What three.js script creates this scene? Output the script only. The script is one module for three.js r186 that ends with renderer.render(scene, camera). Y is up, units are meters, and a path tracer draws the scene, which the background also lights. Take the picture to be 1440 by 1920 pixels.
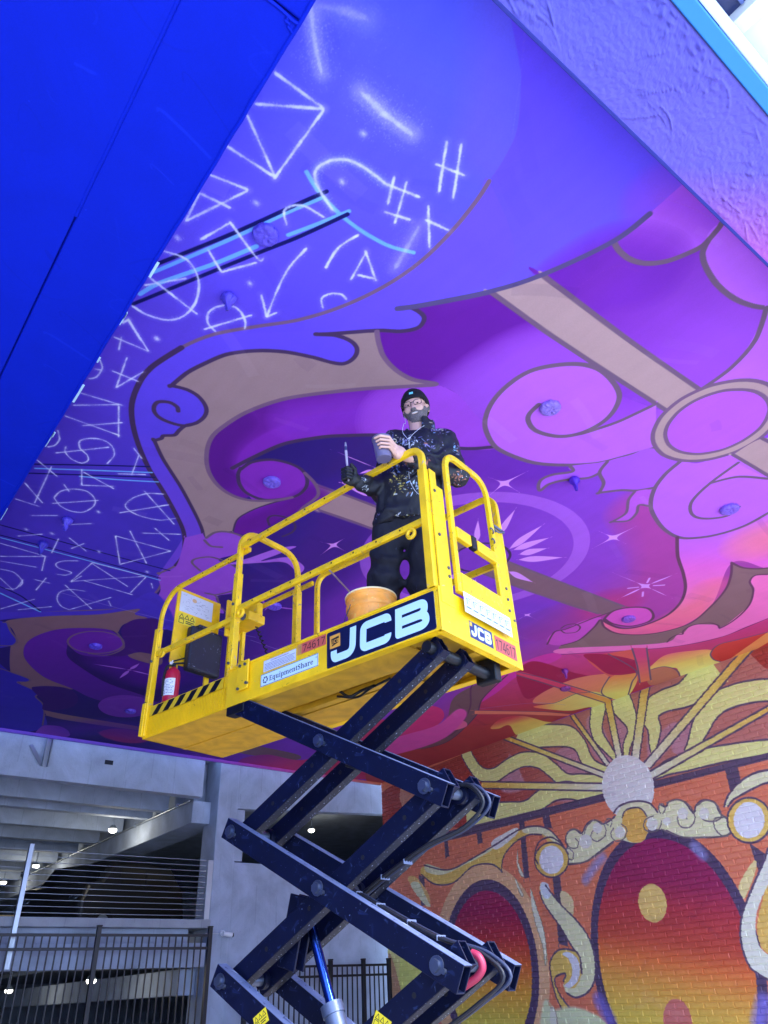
import * as THREE from 'three';
import { mergeGeometries } from 'three/addons/utils/BufferGeometryUtils.js';
import { RoundedBoxGeometry } from 'three/addons/geometries/RoundedBoxGeometry.js';
import { ImprovedNoise } from 'three/addons/math/ImprovedNoise.js';

// ---------- camera, sky, sun, exposure ----------
const scene = new THREE.Scene();
const D2R = Math.PI / 180;
const camera = new THREE.PerspectiveCamera(70.447, 768 / 1024, 0.05, 400);
camera.position.set(0, 1.6, 0);
camera.rotation.set(33.591 * D2R, -39.544 * D2R, -2.915 * D2R, 'YXZ');
scene.add(camera);

const SKY_W = 64, SKY_H = 32, skyData = new Float32Array(SKY_W * SKY_H * 4);
for (let j = 0; j < SKY_H; j++) for (let i = 0; i < SKY_W; i++) {          // an even, bluish bright overcast sky
  const up = Math.max(0, (j + 0.5) / SKY_H * 2 - 1), k = 0.72 + 0.28 * up, o = (j * SKY_W + i) * 4;
  skyData[o] = 0.66 * k; skyData[o + 1] = 0.92 * k; skyData[o + 2] = 1.45 * k; skyData[o + 3] = 1;
}
const skyTexture = new THREE.DataTexture(skyData, SKY_W, SKY_H, THREE.RGBAFormat, THREE.FloatType);
skyTexture.mapping = THREE.EquirectangularReflectionMapping; skyTexture.magFilter = THREE.LinearFilter; skyTexture.needsUpdate = true;
scene.background = skyTexture; scene.environment = skyTexture;

const sun = new THREE.DirectionalLight(0xfffaf2, 1.5);
sun.position.set(7, 15, 16); sun.target.position.set(3, 0, -3);
sun.castShadow = true; sun.shadow.radius = 24; sun.shadow.mapSize.set(2048, 2048);
Object.assign(sun.shadow.camera, { left: -16, right: 16, top: 16, bottom: -16, near: 1, far: 60 });
scene.add(sun, sun.target);

const renderer = new THREE.WebGLRenderer({ antialias: true });
renderer.setSize(768, 1024);
renderer.toneMapping = THREE.LinearToneMapping;
renderer.toneMappingExposure = 5.8;
renderer.shadowMap.enabled = true;

// ---------- helpers ----------
let seed = 7;
const rnd = () => { seed = (seed * 1664525 + 1013904223) >>> 0; return seed / 4294967296; };
const rr = (a, b) => a + (b - a) * rnd();
const noise = new ImprovedNoise();
const fbm = (x, y, z = 0, o = 4) => { let s = 0, a = 0.5, f = 1; for (let i = 0; i < o; i++) { s += a * noise.noise(x * f, y * f, z * f + i * 7.3); a *= 0.5; f *= 2.03; } return s; };
const V = (x, y, z) => new THREE.Vector3(x, y, z);
const used = new Map();
function numbered(name) { const n = used.get(name) ?? 0; used.set(name, n + 1); return n ? name + '_' + String(n).padStart(3, '0') : name; }
function shade(m) { m.castShadow = true; m.receiveShadow = true; return m; }
function thing(name, label, category, group, at = [0, 0, 0], turn = 0) {
  const g = new THREE.Group(); g.name = numbered(name); g.position.set(...at); g.rotation.y = turn;
  g.userData = { label, category }; if (group) g.userData.group = group; scene.add(g); return g;
}
function solo(name, label, category, geometry, material, group) {
  const m = shade(new THREE.Mesh(geometry, material)); m.name = numbered(name); m.userData = { label, category }; if (group) m.userData.group = group; scene.add(m); return m;
}
function part(parent, name, geometry, material, label) {
  const m = shade(new THREE.Mesh(Array.isArray(geometry) ? join(geometry) : geometry, material)); m.name = name; if (label) m.userData.label = label; parent.add(m); return m;
}
// every geometry gets metre texture coordinates from the axis its faces look along
function metres(g, k = 1) {
  g = g.index ? g.toNonIndexed() : g;
  const p = g.attributes.position, uv = new Float32Array(p.count * 2), a = V(), b = V(), c = V();
  for (let i = 0; i < p.count; i += 3) {
    a.fromBufferAttribute(p, i); b.fromBufferAttribute(p, i + 1); c.fromBufferAttribute(p, i + 2);
    const n = b.clone().sub(a).cross(c.clone().sub(a)), x = Math.abs(n.x), y = Math.abs(n.y), z = Math.abs(n.z);
    [a, b, c].forEach((v, q) => {
      const [s, t] = y >= x && y >= z ? [v.x, v.z] : x >= z ? [v.z, v.y] : [v.x, v.y];
      uv[(i + q) * 2] = s * k; uv[(i + q) * 2 + 1] = t * k;
    });
  }
  g.setAttribute('uv', new THREE.BufferAttribute(uv, 2));
  for (const n of Object.keys(g.attributes)) if (!['position', 'normal', 'uv', 'color'].includes(n)) g.deleteAttribute(n);
  return g;
}
function join(list) { return mergeGeometries(list.map((g) => { g = g.index ? g.toNonIndexed() : g; for (const n of Object.keys(g.attributes)) if (!['position', 'normal', 'uv'].includes(n)) g.deleteAttribute(n); return g; })); }
function box(x0, x1, y0, y1, z0, z1, r = 0) {
  const w = x1 - x0, h = y1 - y0, d = z1 - z0, q = Math.min(w, h, d);
  const g = r ? new RoundedBoxGeometry(w, h, d, 2, Math.min(r, q * 0.49)) : new THREE.BoxGeometry(w, h, d);
  g.translate((x0 + x1) / 2, (y0 + y1) / 2, (z0 + z1) / 2); return metres(g);
}
// a bar of rectangular section between two points; "side" is the direction of its thickness
function bar(a, b, high, thick, side = V(0, 0, 1), r = 0.004) {
  const d = b.clone().sub(a), l = d.length(); d.normalize();
  const s = side.clone().addScaledVector(d, -side.dot(d)).normalize(), u = s.clone().cross(d);
  const g = metres(new RoundedBoxGeometry(l, high, thick, 1, Math.min(r, thick * 0.45, high * 0.45)));
  g.applyMatrix4(new THREE.Matrix4().makeBasis(d, u, s).setPosition(a.clone().add(b).multiplyScalar(0.5))); return g;
}
function rod(a, b, r0, r1 = r0, seg = 12, open = false) {
  const d = b.clone().sub(a), g = metres(new THREE.CylinderGeometry(r1, r0, d.length(), seg, 1, open));
  g.applyQuaternion(new THREE.Quaternion().setFromUnitVectors(V(0, 1, 0), d.normalize())); g.translate((a.x + b.x) / 2, (a.y + b.y) / 2, (a.z + b.z) / 2); return g;
}
function hose(points, r, seg = 40, rad = 6) { return metres(new THREE.TubeGeometry(new THREE.CatmullRomCurve3(points), seg, r, rad)); }
// square tube swept along a polyline that lies in one plane (normal n), with rounded bends
function railTube(pts, half, n, bend = 0.09, halfN = half) {
  const path = [];
  pts.forEach((p, i) => {
    if (i === 0 || i === pts.length - 1) { path.push(p.clone()); return; }
    const a = pts[i - 1].clone().sub(p), b = pts[i + 1].clone().sub(p), r = Math.min(bend, a.length() * 0.48, b.length() * 0.48);
    const s = p.clone().addScaledVector(a.normalize(), r), e = p.clone().addScaledVector(b.normalize(), r);
    for (let k = 0; k <= 8; k++) { const t = k / 8; path.push(s.clone().multiplyScalar((1 - t) * (1 - t)).addScaledVector(p, 2 * t * (1 - t)).addScaledVector(e, t * t)); }
  });
  const c = 0.28, sec = []; for (const [u, v] of [[1, -1], [1, 1], [-1, 1], [-1, -1]]) { const turn = u * v > 0; const A = [u * (1 - (turn ? 0 : c)), v * (1 - (turn ? c : 0))], B = [u * (1 - (turn ? c : 0)), v * (1 - (turn ? 0 : c))]; sec.push(A, B); }
  const m = sec.length, pos = [], tri = [];
  path.forEach((p, i) => {
    const t = path[Math.min(i + 1, path.length - 1)].clone().sub(path[Math.max(0, i - 1)]).normalize(), u = n.clone().cross(t).normalize();
    for (const [x, y] of sec) { const q = p.clone().addScaledVector(u, x * half).addScaledVector(n, y * halfN); pos.push(q.x, q.y, q.z); }
  });
  for (let i = 0; i < path.length - 1; i++) for (let k = 0; k < m; k++) { const a = i * m + k, b = i * m + (k + 1) % m; tri.push(a, b, a + m, b, b + m, a + m); }
  for (const s of [0, path.length - 1]) for (let k = 1; k < m - 1; k++) s ? tri.push(s * m, s * m + k, s * m + k + 1) : tri.push(0, k + 1, k);
  const g = new THREE.BufferGeometry(); g.setAttribute('position', new THREE.Float32BufferAttribute(pos, 3)); g.setIndex(tri);
  const f = metres(g); f.computeVertexNormals(); return f;
}
// ---------- computed textures ----------
function canvas(w, h) { const c = document.createElement('canvas'); c.width = w; c.height = h; return [c, c.getContext('2d')]; }
function tex(c, repeat, srgb = true) {
  const t = new THREE.CanvasTexture(c); if (srgb) t.colorSpace = THREE.SRGBColorSpace;
  if (repeat) { t.wrapS = t.wrapT = THREE.RepeatWrapping; t.repeat.set(1 / repeat, 1 / repeat); } return t;
}
// grey relief / grain picture from a function that tiles
function field(n, f) {
  const [c, x] = canvas(n, n), d = x.createImageData(n, n);
  for (let j = 0; j < n; j++) for (let i = 0; i < n; i++) { const v = Math.max(0, Math.min(255, f(i / n, j / n) * 255)), o = (j * n + i) * 4; d.data[o] = d.data[o + 1] = d.data[o + 2] = v; d.data[o + 3] = 255; }
  x.putImageData(d, 0, 0); return c;
}
const tile = (u, v, k, o, z) => { const a = u * 2 * Math.PI, b = v * 2 * Math.PI, R = k / (2 * Math.PI); return fbm(Math.cos(a) * R + 5, Math.sin(a) * R + Math.cos(b) * R * 0.83 + z, Math.sin(b) * R + z * 2, o); };
const grain = field(256, (u, v) => 0.5 + 0.9 * tile(u, v, 9, 4, 3));
function tinted(n, base, spots, amount = 0.22) {           // base colour with grain, then marks drawn over it
  const [c, x] = canvas(n, n), d = x.createImageData(n, n);
  for (let j = 0; j < n; j++) for (let i = 0; i < n; i++) {
    const k = 1 + amount * tile(i / n, j / n, 6, 4, base[0]) + 0.05 * (rnd() - 0.5), o = (j * n + i) * 4;
    for (let q = 0; q < 3; q++) d.data[o + q] = Math.min(255, base[q] * k); d.data[o + 3] = 255;
  }
  x.putImageData(d, 0, 0); if (spots) spots(x, n); return c;
}
const std = (o) => new THREE.MeshStandardMaterial(o);
// ---------- the mural: paint on two flat surfaces, in metres (figures are 5 mm steps) ----------
const MURAL = { c: [
["base",[141,64,206]],
["f",[[486,457],[766,625],[[0,[102,25,157]],[0.55,[125,44,180]],[1,[159,75,220]]]],[313,478,689,204,1103,466,422,1014,280,725]],
["f",[[445,884],[1359,666],[[0,[41,23,111]],[0.12,[52,27,127]],[0.36,[116,48,176]],[0.62,[136,64,204]],[0.85,[143,64,194]],[1,[166,67,163]]]],[424,899,437,835,454,797,486,756,519,725,588,678,694,641,748,596,1156,354,2352,990,1658,1580,1545,2630,517,2694,245,1634,472,1310,503,1088]],
["b",[61,27,129],[544,1060,580,947,698,980,723,1172,687,1316],0.5,0.25,0.8],
["b",[47,25,117],[516,782,581,737,659,736],0.3,0.18,0.8],
["b",[106,42,166],[719,641,799,620,869,586],0.35,0.12,0.7],
["b",[175,67,159],[1116,571,1232,620,1365,690,1463,778],0.35,0.2,0.9],
["b",[195,52,119],[1342,1065,1360,945,1390,858],0.3,0.2,0.7],
["b",[120,50,184],[1014,1169,1228,1138,1272,1037],0.8,0.3,0.7],
["k",[565,549,539,573,485,618,435,666,399,707,370,762,357,812,355,848,368,890,391,928,423,956,457,968,481,953,436,910,430,890,437,835,454,797,486,756,519,725,588,678,694,641,748,596,677,526,640,469,594,488]],
["f",[129,38,182],[422,1014,290,744,551,532,632,461,778,600]],
["b",[102,23,149],[566,551,489,623,440,673,404,716,377,775,366,829,372,882,401,932,457,960],0.22,0.09,1],
["b",[86,17,131],[366,791,363,847,377,896,414,942],0.16,0.08,0.9],
["b",[145,46,198],[445,734,511,658,583,592],0.24,0.12,0.8],
["b",[159,75,220],[608,620,645,563,673,500],0.5,0.25,1],
["u"],
["k",[459,500,472,469,435,469,510,382,649,386,887,385,807,406,679,421,653,488,685,566,607,547,565,549,498,561,448,535,433,520]],
["f",[136,58,198],[313,478,689,204,1103,466,557,843]],
["b",[97,21,149],[451,505,518,517,559,451,590,382],0.5,0.22,1],
["b",[104,27,159],[507,550,569,506,590,441],0.35,0.2,0.9],
["b",[161,77,222],[623,564,629,490,648,424,712,391],0.35,0.15,0.9],
["u"],
["l",[72,50,91],[419,898,431,858,454,797,486,756,519,725,588,678,694,641,739,606],0.05],
["ring",[967,889],[1113,705],[1098,735],[184,108,234]],
["f",[129,95,111],[564,859,564,859,694,854,1043,860,1428,856,1428,856,1409,917,1114,929,749,917,609,921,609,921]],
["f",[168,137,145],[564,859,564,859,694,854,811,857,811,857,855,924,749,917,609,921,609,921],0.02],
["l",[120,89,123],[564,859,694,854,1043,860,1428,856],0.035],
["l",[120,89,123],[609,921,749,917,1114,929,1409,917],0.035],
["f",[129,58,190],[1040,881,1038,894,1034,907,1027,918,1018,927,1006,934,994,938,981,940,968,938,956,934,944,927,935,918,928,907,924,894,922,881,924,868,928,856,935,844,944,835,956,828,968,824,981,822,994,824,1006,828,1018,835,1027,844,1034,856,1038,868]],
["l",[72,50,91],[1040,881,1038,894,1034,907,1027,918,1018,927,1006,934,994,938,981,940,968,938,956,934,944,927,935,918,928,907,924,894,922,881,924,868,928,856,935,844,944,835,956,828,968,824,981,822,994,824,1006,828,1018,835,1027,844,1034,856,1038,868,1040,881],0.035],
["f",[220,147,243],[874,780,874,780,904,822,929,841,929,841,915,816]],
["f",[220,147,243],[906,714,906,714,924,767,947,798,947,798,940,769]],
["f",[220,147,243],[991,723,991,723,989,783,1003,823,1003,823,1009,791]],
["f",[220,147,243],[1038,746,1038,746,1012,788,1013,821,1013,821,1031,801]],
["f",[220,147,243],[1066,777,1066,777,1037,801,1036,826,1036,826,1056,816]],
["f",[220,147,243],[1123,783,1123,783,1067,814,1051,843,1051,843,1086,830]],
["f",[220,147,243],[1154,894,1154,894,1092,882,1071,890,1071,890,1106,901]],
["f",[220,147,243],[1095,1037,1095,1037,1064,982,1036,954,1036,954,1048,983]],
["f",[220,147,243],[994,1023,994,1023,999,988,985,961,985,961,978,977]],
["f",[220,147,243],[864,918,864,918,902,921,912,909,912,909,889,903]],
["f",[220,147,243],[847,821,847,821,888,852,912,859,912,859,889,838]],
["f",[220,147,243],[836,622,836,622,835,662,869,671,869,671,834,673,834,711,834,711,824,673,795,670,795,670,824,662]],
["f",[220,147,243],[1148,624,1148,624,1152,668,1185,674,1185,674,1151,679,1145,721,1145,721,1140,679,1105,674,1105,674,1140,667]],
["f",[220,147,243],[1390,694,1390,694,1389,759,1481,766,1481,766,1389,770,1384,836,1384,836,1377,771,1277,766,1277,766,1377,758]],
["l",[220,147,243],[1371,751,1358,736],0.03],
["l",[220,147,243],[1397,752,1415,737],0.03],
["l",[220,147,243],[1403,785,1421,799],0.03],
["l",[220,147,243],[1373,777,1358,793],0.03],
["f",[220,147,243],[1268,981,1268,981,1270,1013,1306,1022,1306,1022,1269,1021,1267,1051,1267,1051,1263,1020,1237,1018,1237,1018,1263,1013]],
["f",[220,147,243],[702,978,702,978,704,1004,730,1014,730,1014,704,1014,700,1050,700,1050,695,1013,672,1012,672,1012,695,1004]],
["f",[220,147,243],[622,725,622,725,624,759,733,781,733,781,623,765,601,791,601,791,618,763,532,763,532,763,619,759]],
["f",[220,147,243],[592,829,592,829,602,799,664,779,654,835]],
["f",[161,87,213],[680,1274,680,1274,726,1298,746,1157,746,1157,736,1296,816,1281,816,1281,737,1310,746,1383,746,1383,723,1309]],
["f",[136,44,186],[494,961,436,910,430,890,437,866,459,842,489,833,518,837,541,858,551,886,545,915,527,942]],
["f",[120,31,170],[525,841,556,857,580,884,579,927,562,992,553,1055,512,1073,499,1031,506,990,523,951,545,915,551,886,541,858]],
["b",[97,21,139],[576,888,553,977,519,1055],0.15,0.08,0.9],
["l",[72,50,91],[430,890,436,910,454,935,479,949,511,947,545,915,551,886,541,858,518,837,489,833,459,842,437,866,432,893],0.04],
["l",[120,89,123],[525,841,556,857,580,884,579,927,580,947],0.04],
["l",[72,50,91],[545,915,523,951,506,990,499,1031,512,1073],0.04],
["l",[72,50,91],[559,1016,545,997,550,982,575,976,599,989,607,1013,600,1036],0.03],
["f",[[345,166],[586,1032],[[0,[86,93,243]],[0.25,[97,83,236]],[0.55,[93,64,210]],[1,[72,50,184]]]],[-5,928,100,189,217,100,278,98,319,150,351,180,383,215,396,248,401,275,406,299,410,343,408,399,395,455,370,513,337,564,298,606,259,651,235,697,217,757,217,805,228,853,259,912,306,975,355,1026,408,1086,444,1135,474,1204,480,1251,466,1300,466,1300,487,1336,495,1389,486,1456,454,1505,346,1592,256,1675,201,1721,167,1766]],  // blue-to-indigo ground; dimmer light towards the far end is mixed into its colour
["f",[[320,150],[557,226],[[0,[91,73,238]],[1,[106,81,243]]]],[244,79,351,180,383,215,396,248,401,275,406,299,410,343,408,399,395,455,370,513,370,513,417,507,434,469,434,469,455,448,510,382,546,324,577,241,580,193,579,148,579,148,601,25,601,25,428,-60,428,-60]],
["b",[125,95,243],[316,142,353,184,382,222],0.3,0.15,0.5],
["b",[81,87,243],[401,195,403,243,403,266],0.28,0.12,0.4],
["f",[159,131,137],[384,560,433,520,433,520,448,535,469,551,498,561,530,562,565,549,565,549,539,573,485,618,435,666,399,707,370,762,357,812,355,848,368,890,391,928,423,956,457,968,491,963,526,939,545,915,545,915,523,951,506,990,499,1031,512,1073,512,1073,488,1094,483,1122,461,1096,425,1053,370,993,317,941,285,903,241,878,232,759,265,662]],
["f",[[395,479],[470,1110],[[0,[106,79,242]],[0.6,[93,67,220]],[1,[113,69,212]]]],[444,1135,408,1086,355,1026,306,975,259,912,228,853,217,805,217,757,235,697,259,651,298,606,337,564,370,513,395,455,408,399,410,343,406,299,401,275,504,339,458,446,434,469,434,469,446,461,465,462,472,469,473,483,458,501,432,518,384,560,371,570,371,570,393,557,415,554,430,561,436,577,431,594,416,602,386,610,352,623,319,644,291,672,275,703,262,736,255,773,255,773,277,768,297,772,316,787,323,805,320,827,309,843,306,859,305,873,292,884,292,892,285,903,285,903,317,941,370,993,425,1053,461,1096,484,1131,504,1144,523,1136,523,1136,526,1169,524,1221,494,1281,467,1303,467,1303]],
["l",[72,50,91],[434,469,434,469,446,461,465,462,472,469,473,483,458,501,432,518,384,560,371,570,371,570,393,557,415,554,430,561,436,577,431,594,416,602,386,610,352,623,319,644,291,672,275,703,262,736,255,773,255,773,277,768,297,772,316,787,323,805,320,827,309,843,306,859,305,873,292,884,292,892,285,903,285,903,317,941,370,993,425,1053,461,1096,484,1131,504,1144,523,1136],0.04],
["l",[120,89,123],[256,1675,346,1592,454,1505,486,1456,495,1389,487,1336,466,1300,466,1300,480,1251,474,1204,444,1135,408,1086,355,1026,306,975,259,912,228,853,217,805,217,757,235,697,259,651,298,606,337,564,370,513,395,455,408,399,410,343,406,299,401,275],0.034],
["l",[66,44,87],[480,1251,474,1204,444,1135,408,1086,355,1026,306,975,259,912,228,853,217,805,217,757,235,697],0.05],
["l",[120,89,123],[433,520,448,535,469,551,498,561,530,562,565,549,539,573,485,618,435,666,399,707,370,762,357,812,355,848,368,890,391,928,423,956,457,968,491,963,526,939,545,915],0.045],
["l",[72,50,91],[320,827,309,843,288,849,268,847,255,835,253,818,266,808,280,810,286,818],0.04],
["l",[86,73,123],[431,473,455,448,510,382,546,324,577,241,581,193],0.05],
["f",[152,77,210],[449,1143,449,1143,470,1110,470,1110,483,1122,488,1094,510,1079,543,1082,573,1112,557,1148,541,1184,580,1190,616,1229,634,1290,612,1334,663,1396,611,1397,615,1460,589,1547,525,1519,501,1376,470,1311,482,1255]],
["l",[113,87,115],[484,1131,504,1144,523,1136],0.035],
["l",[113,87,115],[483,1122,488,1094,510,1079,543,1082,573,1112,570,1139],0.035],
["l",[113,87,115],[530,1244,502,1223,503,1202,528,1181,580,1190,617,1228,628,1279,606,1323,583,1328,609,1329,646,1375,684,1383,630,1292],0.03],
["f",[172,100,224],[567,1188,589,1140,615,1080,642,1054,627,1101,614,1141,651,1098,697,1112,704,1143,657,1120,617,1147]],
["f",[75,52,194],[196,1698,346,1592,454,1505,494,1387,610,1533,546,1539,450,1550,355,1621,279,1677,209,1756],0.01],
["f",[129,95,111],[274,1702,292,1669,352,1613,434,1550,495,1478,499,1507,531,1514,499,1569,503,1625,484,1619,419,1647,376,1689,349,1760,351,1833,379,1909,449,1996,539,2044,491,2057,443,2086,473,2125,406,2069,366,2003,322,1839,326,1799,298,1733]],
["f",[[352,1770],[783,2099],[[0,[97,31,159]],[1,[77,29,139]]]],[351,1833,349,1760,376,1689,419,1647,484,1619,533,1668,549,1696,678,1781,816,2098,633,2097,539,2044,449,1996,379,1909]],
["f",[47,19,103],[429,1752,429,1752,474,1796,520,1787,592,1735,668,1758,778,2010,718,1994,599,1951,501,1876,452,1823]],
["b",[86,27,149],[583,1783,683,1838],0.5,0.25,0.8],
["f",[172,104,220],[620,1772,620,1772,618,1829,704,1840,704,1840,618,1834,616,1907,616,1907,613,1834,517,1841,517,1841,613,1829]],
["f",[106,36,166],[540,1677,543,1695,542,1714,537,1732,529,1748,517,1761,503,1771,487,1776,471,1777,456,1773,443,1764,432,1751,424,1735,421,1717,422,1699,427,1681,435,1665,447,1651,461,1642,477,1636,493,1636,508,1640,522,1649,532,1662]],
["l",[120,89,123],[540,1677,543,1695,542,1714,537,1732,529,1748,517,1761,503,1771,487,1776,471,1777,456,1773,443,1764,432,1751,424,1735,421,1717,422,1699,427,1681,435,1665,447,1651,461,1642,477,1636,493,1636,508,1640,522,1649,532,1662,540,1677],0.03],
["f",[129,95,111],[573,1734,593,1694,639,1692,668,1758,601,1757]],
["f",[68,23,119],[507,1611,502,1556,521,1521,563,1517,635,1682,590,1709,566,1752,531,1767,549,1696]],
["l",[113,87,115],[503,1625,531,1663,549,1709,531,1767,490,1779],0.03],
["f",[52,38,176],[309,1981,366,2003,418,2031,420,2053,402,2071,469,2119,474,2158,508,2207,535,2283,577,2438,440,2517]],
["f",[56,42,184],[245,1721,279,1705,297,1745,323,1789,323,1826,280,1865]],
["l",[113,87,115],[309,1981,366,2003,420,2029,420,2053,402,2071,469,2119,474,2158,508,2207,535,2283,566,2402],0.03],
["l",[113,87,115],[271,1706,279,1705,297,1745,323,1789,323,1826,299,1843],0.03],
["f",[56,21,111],[445,2093,489,2050,537,2053,577,2113,585,2197,528,2259,499,2178]],
["f",[134,98,113],[528,2259,528,2259,609,2268,832,2269,832,2269,846,2304,625,2317,547,2304,547,2304]],
["f",[111,48,170],[784,2081,790,2107,791,2133,787,2157,777,2179,764,2195,747,2206,728,2211,708,2209,688,2200,671,2185,656,2165,645,2142,639,2116,638,2090,642,2066,652,2044,665,2027,682,2016,701,2012,721,2014,741,2023,758,2038,773,2058]],
["f",[136,64,188],[567,2422,584,2392,622,2391,658,2434,664,2485,583,2531]],
["f",[138,31,119],[738,2387,763,2330,822,2317,898,2340,895,2422,845,2451,778,2431],0.03],
["b",[97,36,166],[651,2395,738,2324,853,2321],0.5,0.2,0.5],
["f",[129,95,111],[1139,2308,1140,2271,1382,2285,1461,2320,1437,2375,1217,2376]],
["f",[[1170,2327],[1492,2387],[[0,[111,42,159]],[1,[218,62,129]]]],[1284,2459,1333,2351,1481,2351,1530,2163,1572,2027,1931,2426,1390,2529],0.03],
["f",[207,60,109],[1605,2412,1438,2031,1458,1820,1630,1921,1877,2358,1774,2509],0.04],
["f",[188,100,238],[577,241,577,241,593,245,614,245,636,237,655,219,666,197,671,179,665,156,660,149,660,149,592,103,579,148,579,148,580,193]],
["b",[147,73,212],[574,172,616,158,661,150],0.2,0.12,0.6],
["f",[[549,326],[840,274],[[0,[106,29,163]],[1,[154,73,212]]]],[549,324,549,324,577,241,577,241,593,245,614,245,636,237,655,219,666,197,671,179,703,194,748,202,793,198,828,182,871,227,896,273,901,326,901,326]],
["b",[116,38,174],[595,313,607,264,641,249],0.3,0.15,0.9],
["f",[188,100,238],[671,179,671,179,703,194,748,202,793,198,828,182,852,148,711,79,660,149]],
["l",[113,87,115],[577,241,593,245,614,245,636,237,655,219,666,197,671,179,665,156,661,148],0.045],
["l",[113,87,115],[669,170,681,186,707,196,748,202,793,198,830,183,861,153],0.045],
["f",[188,100,238],[828,182,828,182,858,212,892,263,901,326,929,284,1010,226,861,153]],
["l",[113,87,115],[830,183,874,224,896,273,901,322],0.045],
["f",[179,148,151],[512,382,512,382,548,326,548,326,730,328,730,328,901,326,901,326,893,351,893,351,896,384,896,384,649,386,649,386]],
["l",[113,87,115],[510,382,649,386,896,384],0.045],
["l",[113,87,115],[547,325,730,328,901,326],0.045],
["l",[86,73,123],[431,473,455,448,510,381,545,323,577,241,581,193],0.045],
["f",[188,100,238],[873,385,873,385,867,408,858,446,842,476,830,501,838,473,836,446,822,419,804,403,771,392,737,389,706,399,677,423,658,451,653,488,660,528,679,563,702,584,741,603,784,604,831,595,878,569,920,533,947,487,964,454]],
["l",[113,87,115],[964,454,947,487,920,533,878,569,831,595,784,604,741,603,702,584,679,563,660,528,653,488,658,451,677,423,706,399,737,389,771,392,804,403,822,419,836,446,838,473,830,501,812,522,788,533,761,536,738,527,727,514,723,492],0.05],
["l",[113,87,115],[812,522,831,502,844,478,858,446,867,408,872,384],0.04],
["f",[168,87,224],[887,567,902,575,902,575,881,600,875,620,884,637,899,646,899,646,897,624,912,598,940,571,945,552,945,552,930,522,918,534]],
["l",[113,87,115],[887,567,902,575,881,600,875,620,884,637,899,646,897,624,912,598,940,571,945,552],0.04],
["f",[168,87,224],[930,522,944,549,976,565,994,589,994,589,1022,560,1046,545,1069,521,1052,492,1035,453,964,454,947,487]],
["l",[113,87,115],[930,522,944,549,976,565,994,589,994,589,1022,560,1046,545,1066,519],0.04],
["f",[182,87,212],[1046,550,1059,573,1092,603,1095,637,1095,637,1118,617,1109,591,1091,573,1106,562,1069,529]],
["l",[113,87,115],[1046,550,1059,573,1092,603,1095,637,1095,637,1118,617,1109,591,1090,572,1108,563],0.035],
["f",[[1296,552],[1634,878],[[0,[191,100,238]],[0.3,[229,104,212]],[0.6,[243,120,194]],[0.85,[243,116,157]],[1,[234,102,155]]]],[1255,597,1325,643,1402,680,1471,719,1529,771,1563,835,1560,903,1529,938,1470,938,1441,935,1486,958,1553,969,1649,888,1614,746,1452,593,1544,560,1591,512,1319,378,1330,496,1285,582]],
["b",[243,122,159],[1419,494,1455,445],0.5,0.2,0.8],
["b",[243,116,139],[1606,859,1581,768,1522,676],0.25,0.12,0.5],
["f",[188,100,238],[1035,449,1046,486,1070,525,1113,562,1161,583,1210,596,1255,597,1285,582,1314,547,1330,496,1325,444,1319,378,1188,314,1094,384,1065,432]],
["f",[200,108,243],[1123,391,1123,391,1138,454,1138,454,1162,414,1214,385,1214,385,1151,391]],
["l",[113,87,115],[1035,449,1046,486,1070,525,1113,562,1161,583,1210,596,1255,597,1285,582,1314,547,1330,496,1325,444,1320,399],0.05],
["l",[113,87,115],[1123,391,1138,454,1161,504,1190,527,1221,533,1250,518,1267,492,1256,465],0.04],
["l",[113,87,115],[1138,454,1162,414,1214,385],0.04],
["l",[106,62,95],[1254,598,1325,643,1402,680,1471,719,1529,771,1563,835,1560,903,1529,938,1470,938,1445,926,1428,887,1447,851,1487,832,1533,848,1554,873,1541,908],0.045],
["f",[179,148,151],[1092,355,1090,377,1082,398,1071,416,1055,432,1036,444,1016,451,994,454,972,451,951,444,932,432,917,416,905,398,898,377,895,355,898,333,905,312,917,294,932,278,951,266,972,259,994,257,1016,259,1036,266,1055,278,1071,294,1082,312,1090,333]],
["l",[120,89,123],[1092,355,1090,377,1082,398,1071,416,1055,432,1036,444,1016,451,994,454,972,451,951,444,932,432,917,416,905,398,898,377,895,355,898,333,905,312,917,294,932,278,951,266,972,259,994,257,1016,259,1036,266,1055,278,1071,294,1082,312,1090,333,1092,355],0.045],
["f",[184,91,236],[1072,355,1070,373,1065,389,1055,404,1043,417,1028,426,1011,432,994,434,976,432,960,426,945,417,932,404,923,389,917,373,915,355,917,338,923,321,932,306,945,294,960,284,976,278,994,276,1011,278,1028,284,1043,294,1055,306,1065,321,1070,338]],
["l",[120,89,123],[1072,355,1070,373,1065,389,1055,404,1043,417,1028,426,1011,432,994,434,976,432,960,426,945,417,932,404,923,389,917,373,915,355,917,338,923,321,932,306,945,294,960,284,976,278,994,276,1011,278,1028,284,1043,294,1055,306,1065,321,1070,338,1072,355],0.04],
["f",[179,148,151],[1094,384,1094,384,1100,325,1203,321,1328,383,1205,380]],
["l",[113,87,115],[1094,384,1205,380,1319,378],0.04],
["l",[113,87,115],[1094,331,1200,320],0.04],
["f",[218,87,194],[1445,926,1428,887,1447,851,1487,832,1533,848,1553,878,1537,918,1489,933]],
["l",[106,62,95],[1445,926,1428,887,1447,851,1487,832,1533,848,1553,878,1537,918,1489,933,1445,926],0.035],
["f",[202,81,194],[1431,927,1408,968,1411,1021,1402,1057,1436,1103,1482,1094,1494,1045,1463,972]],
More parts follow.
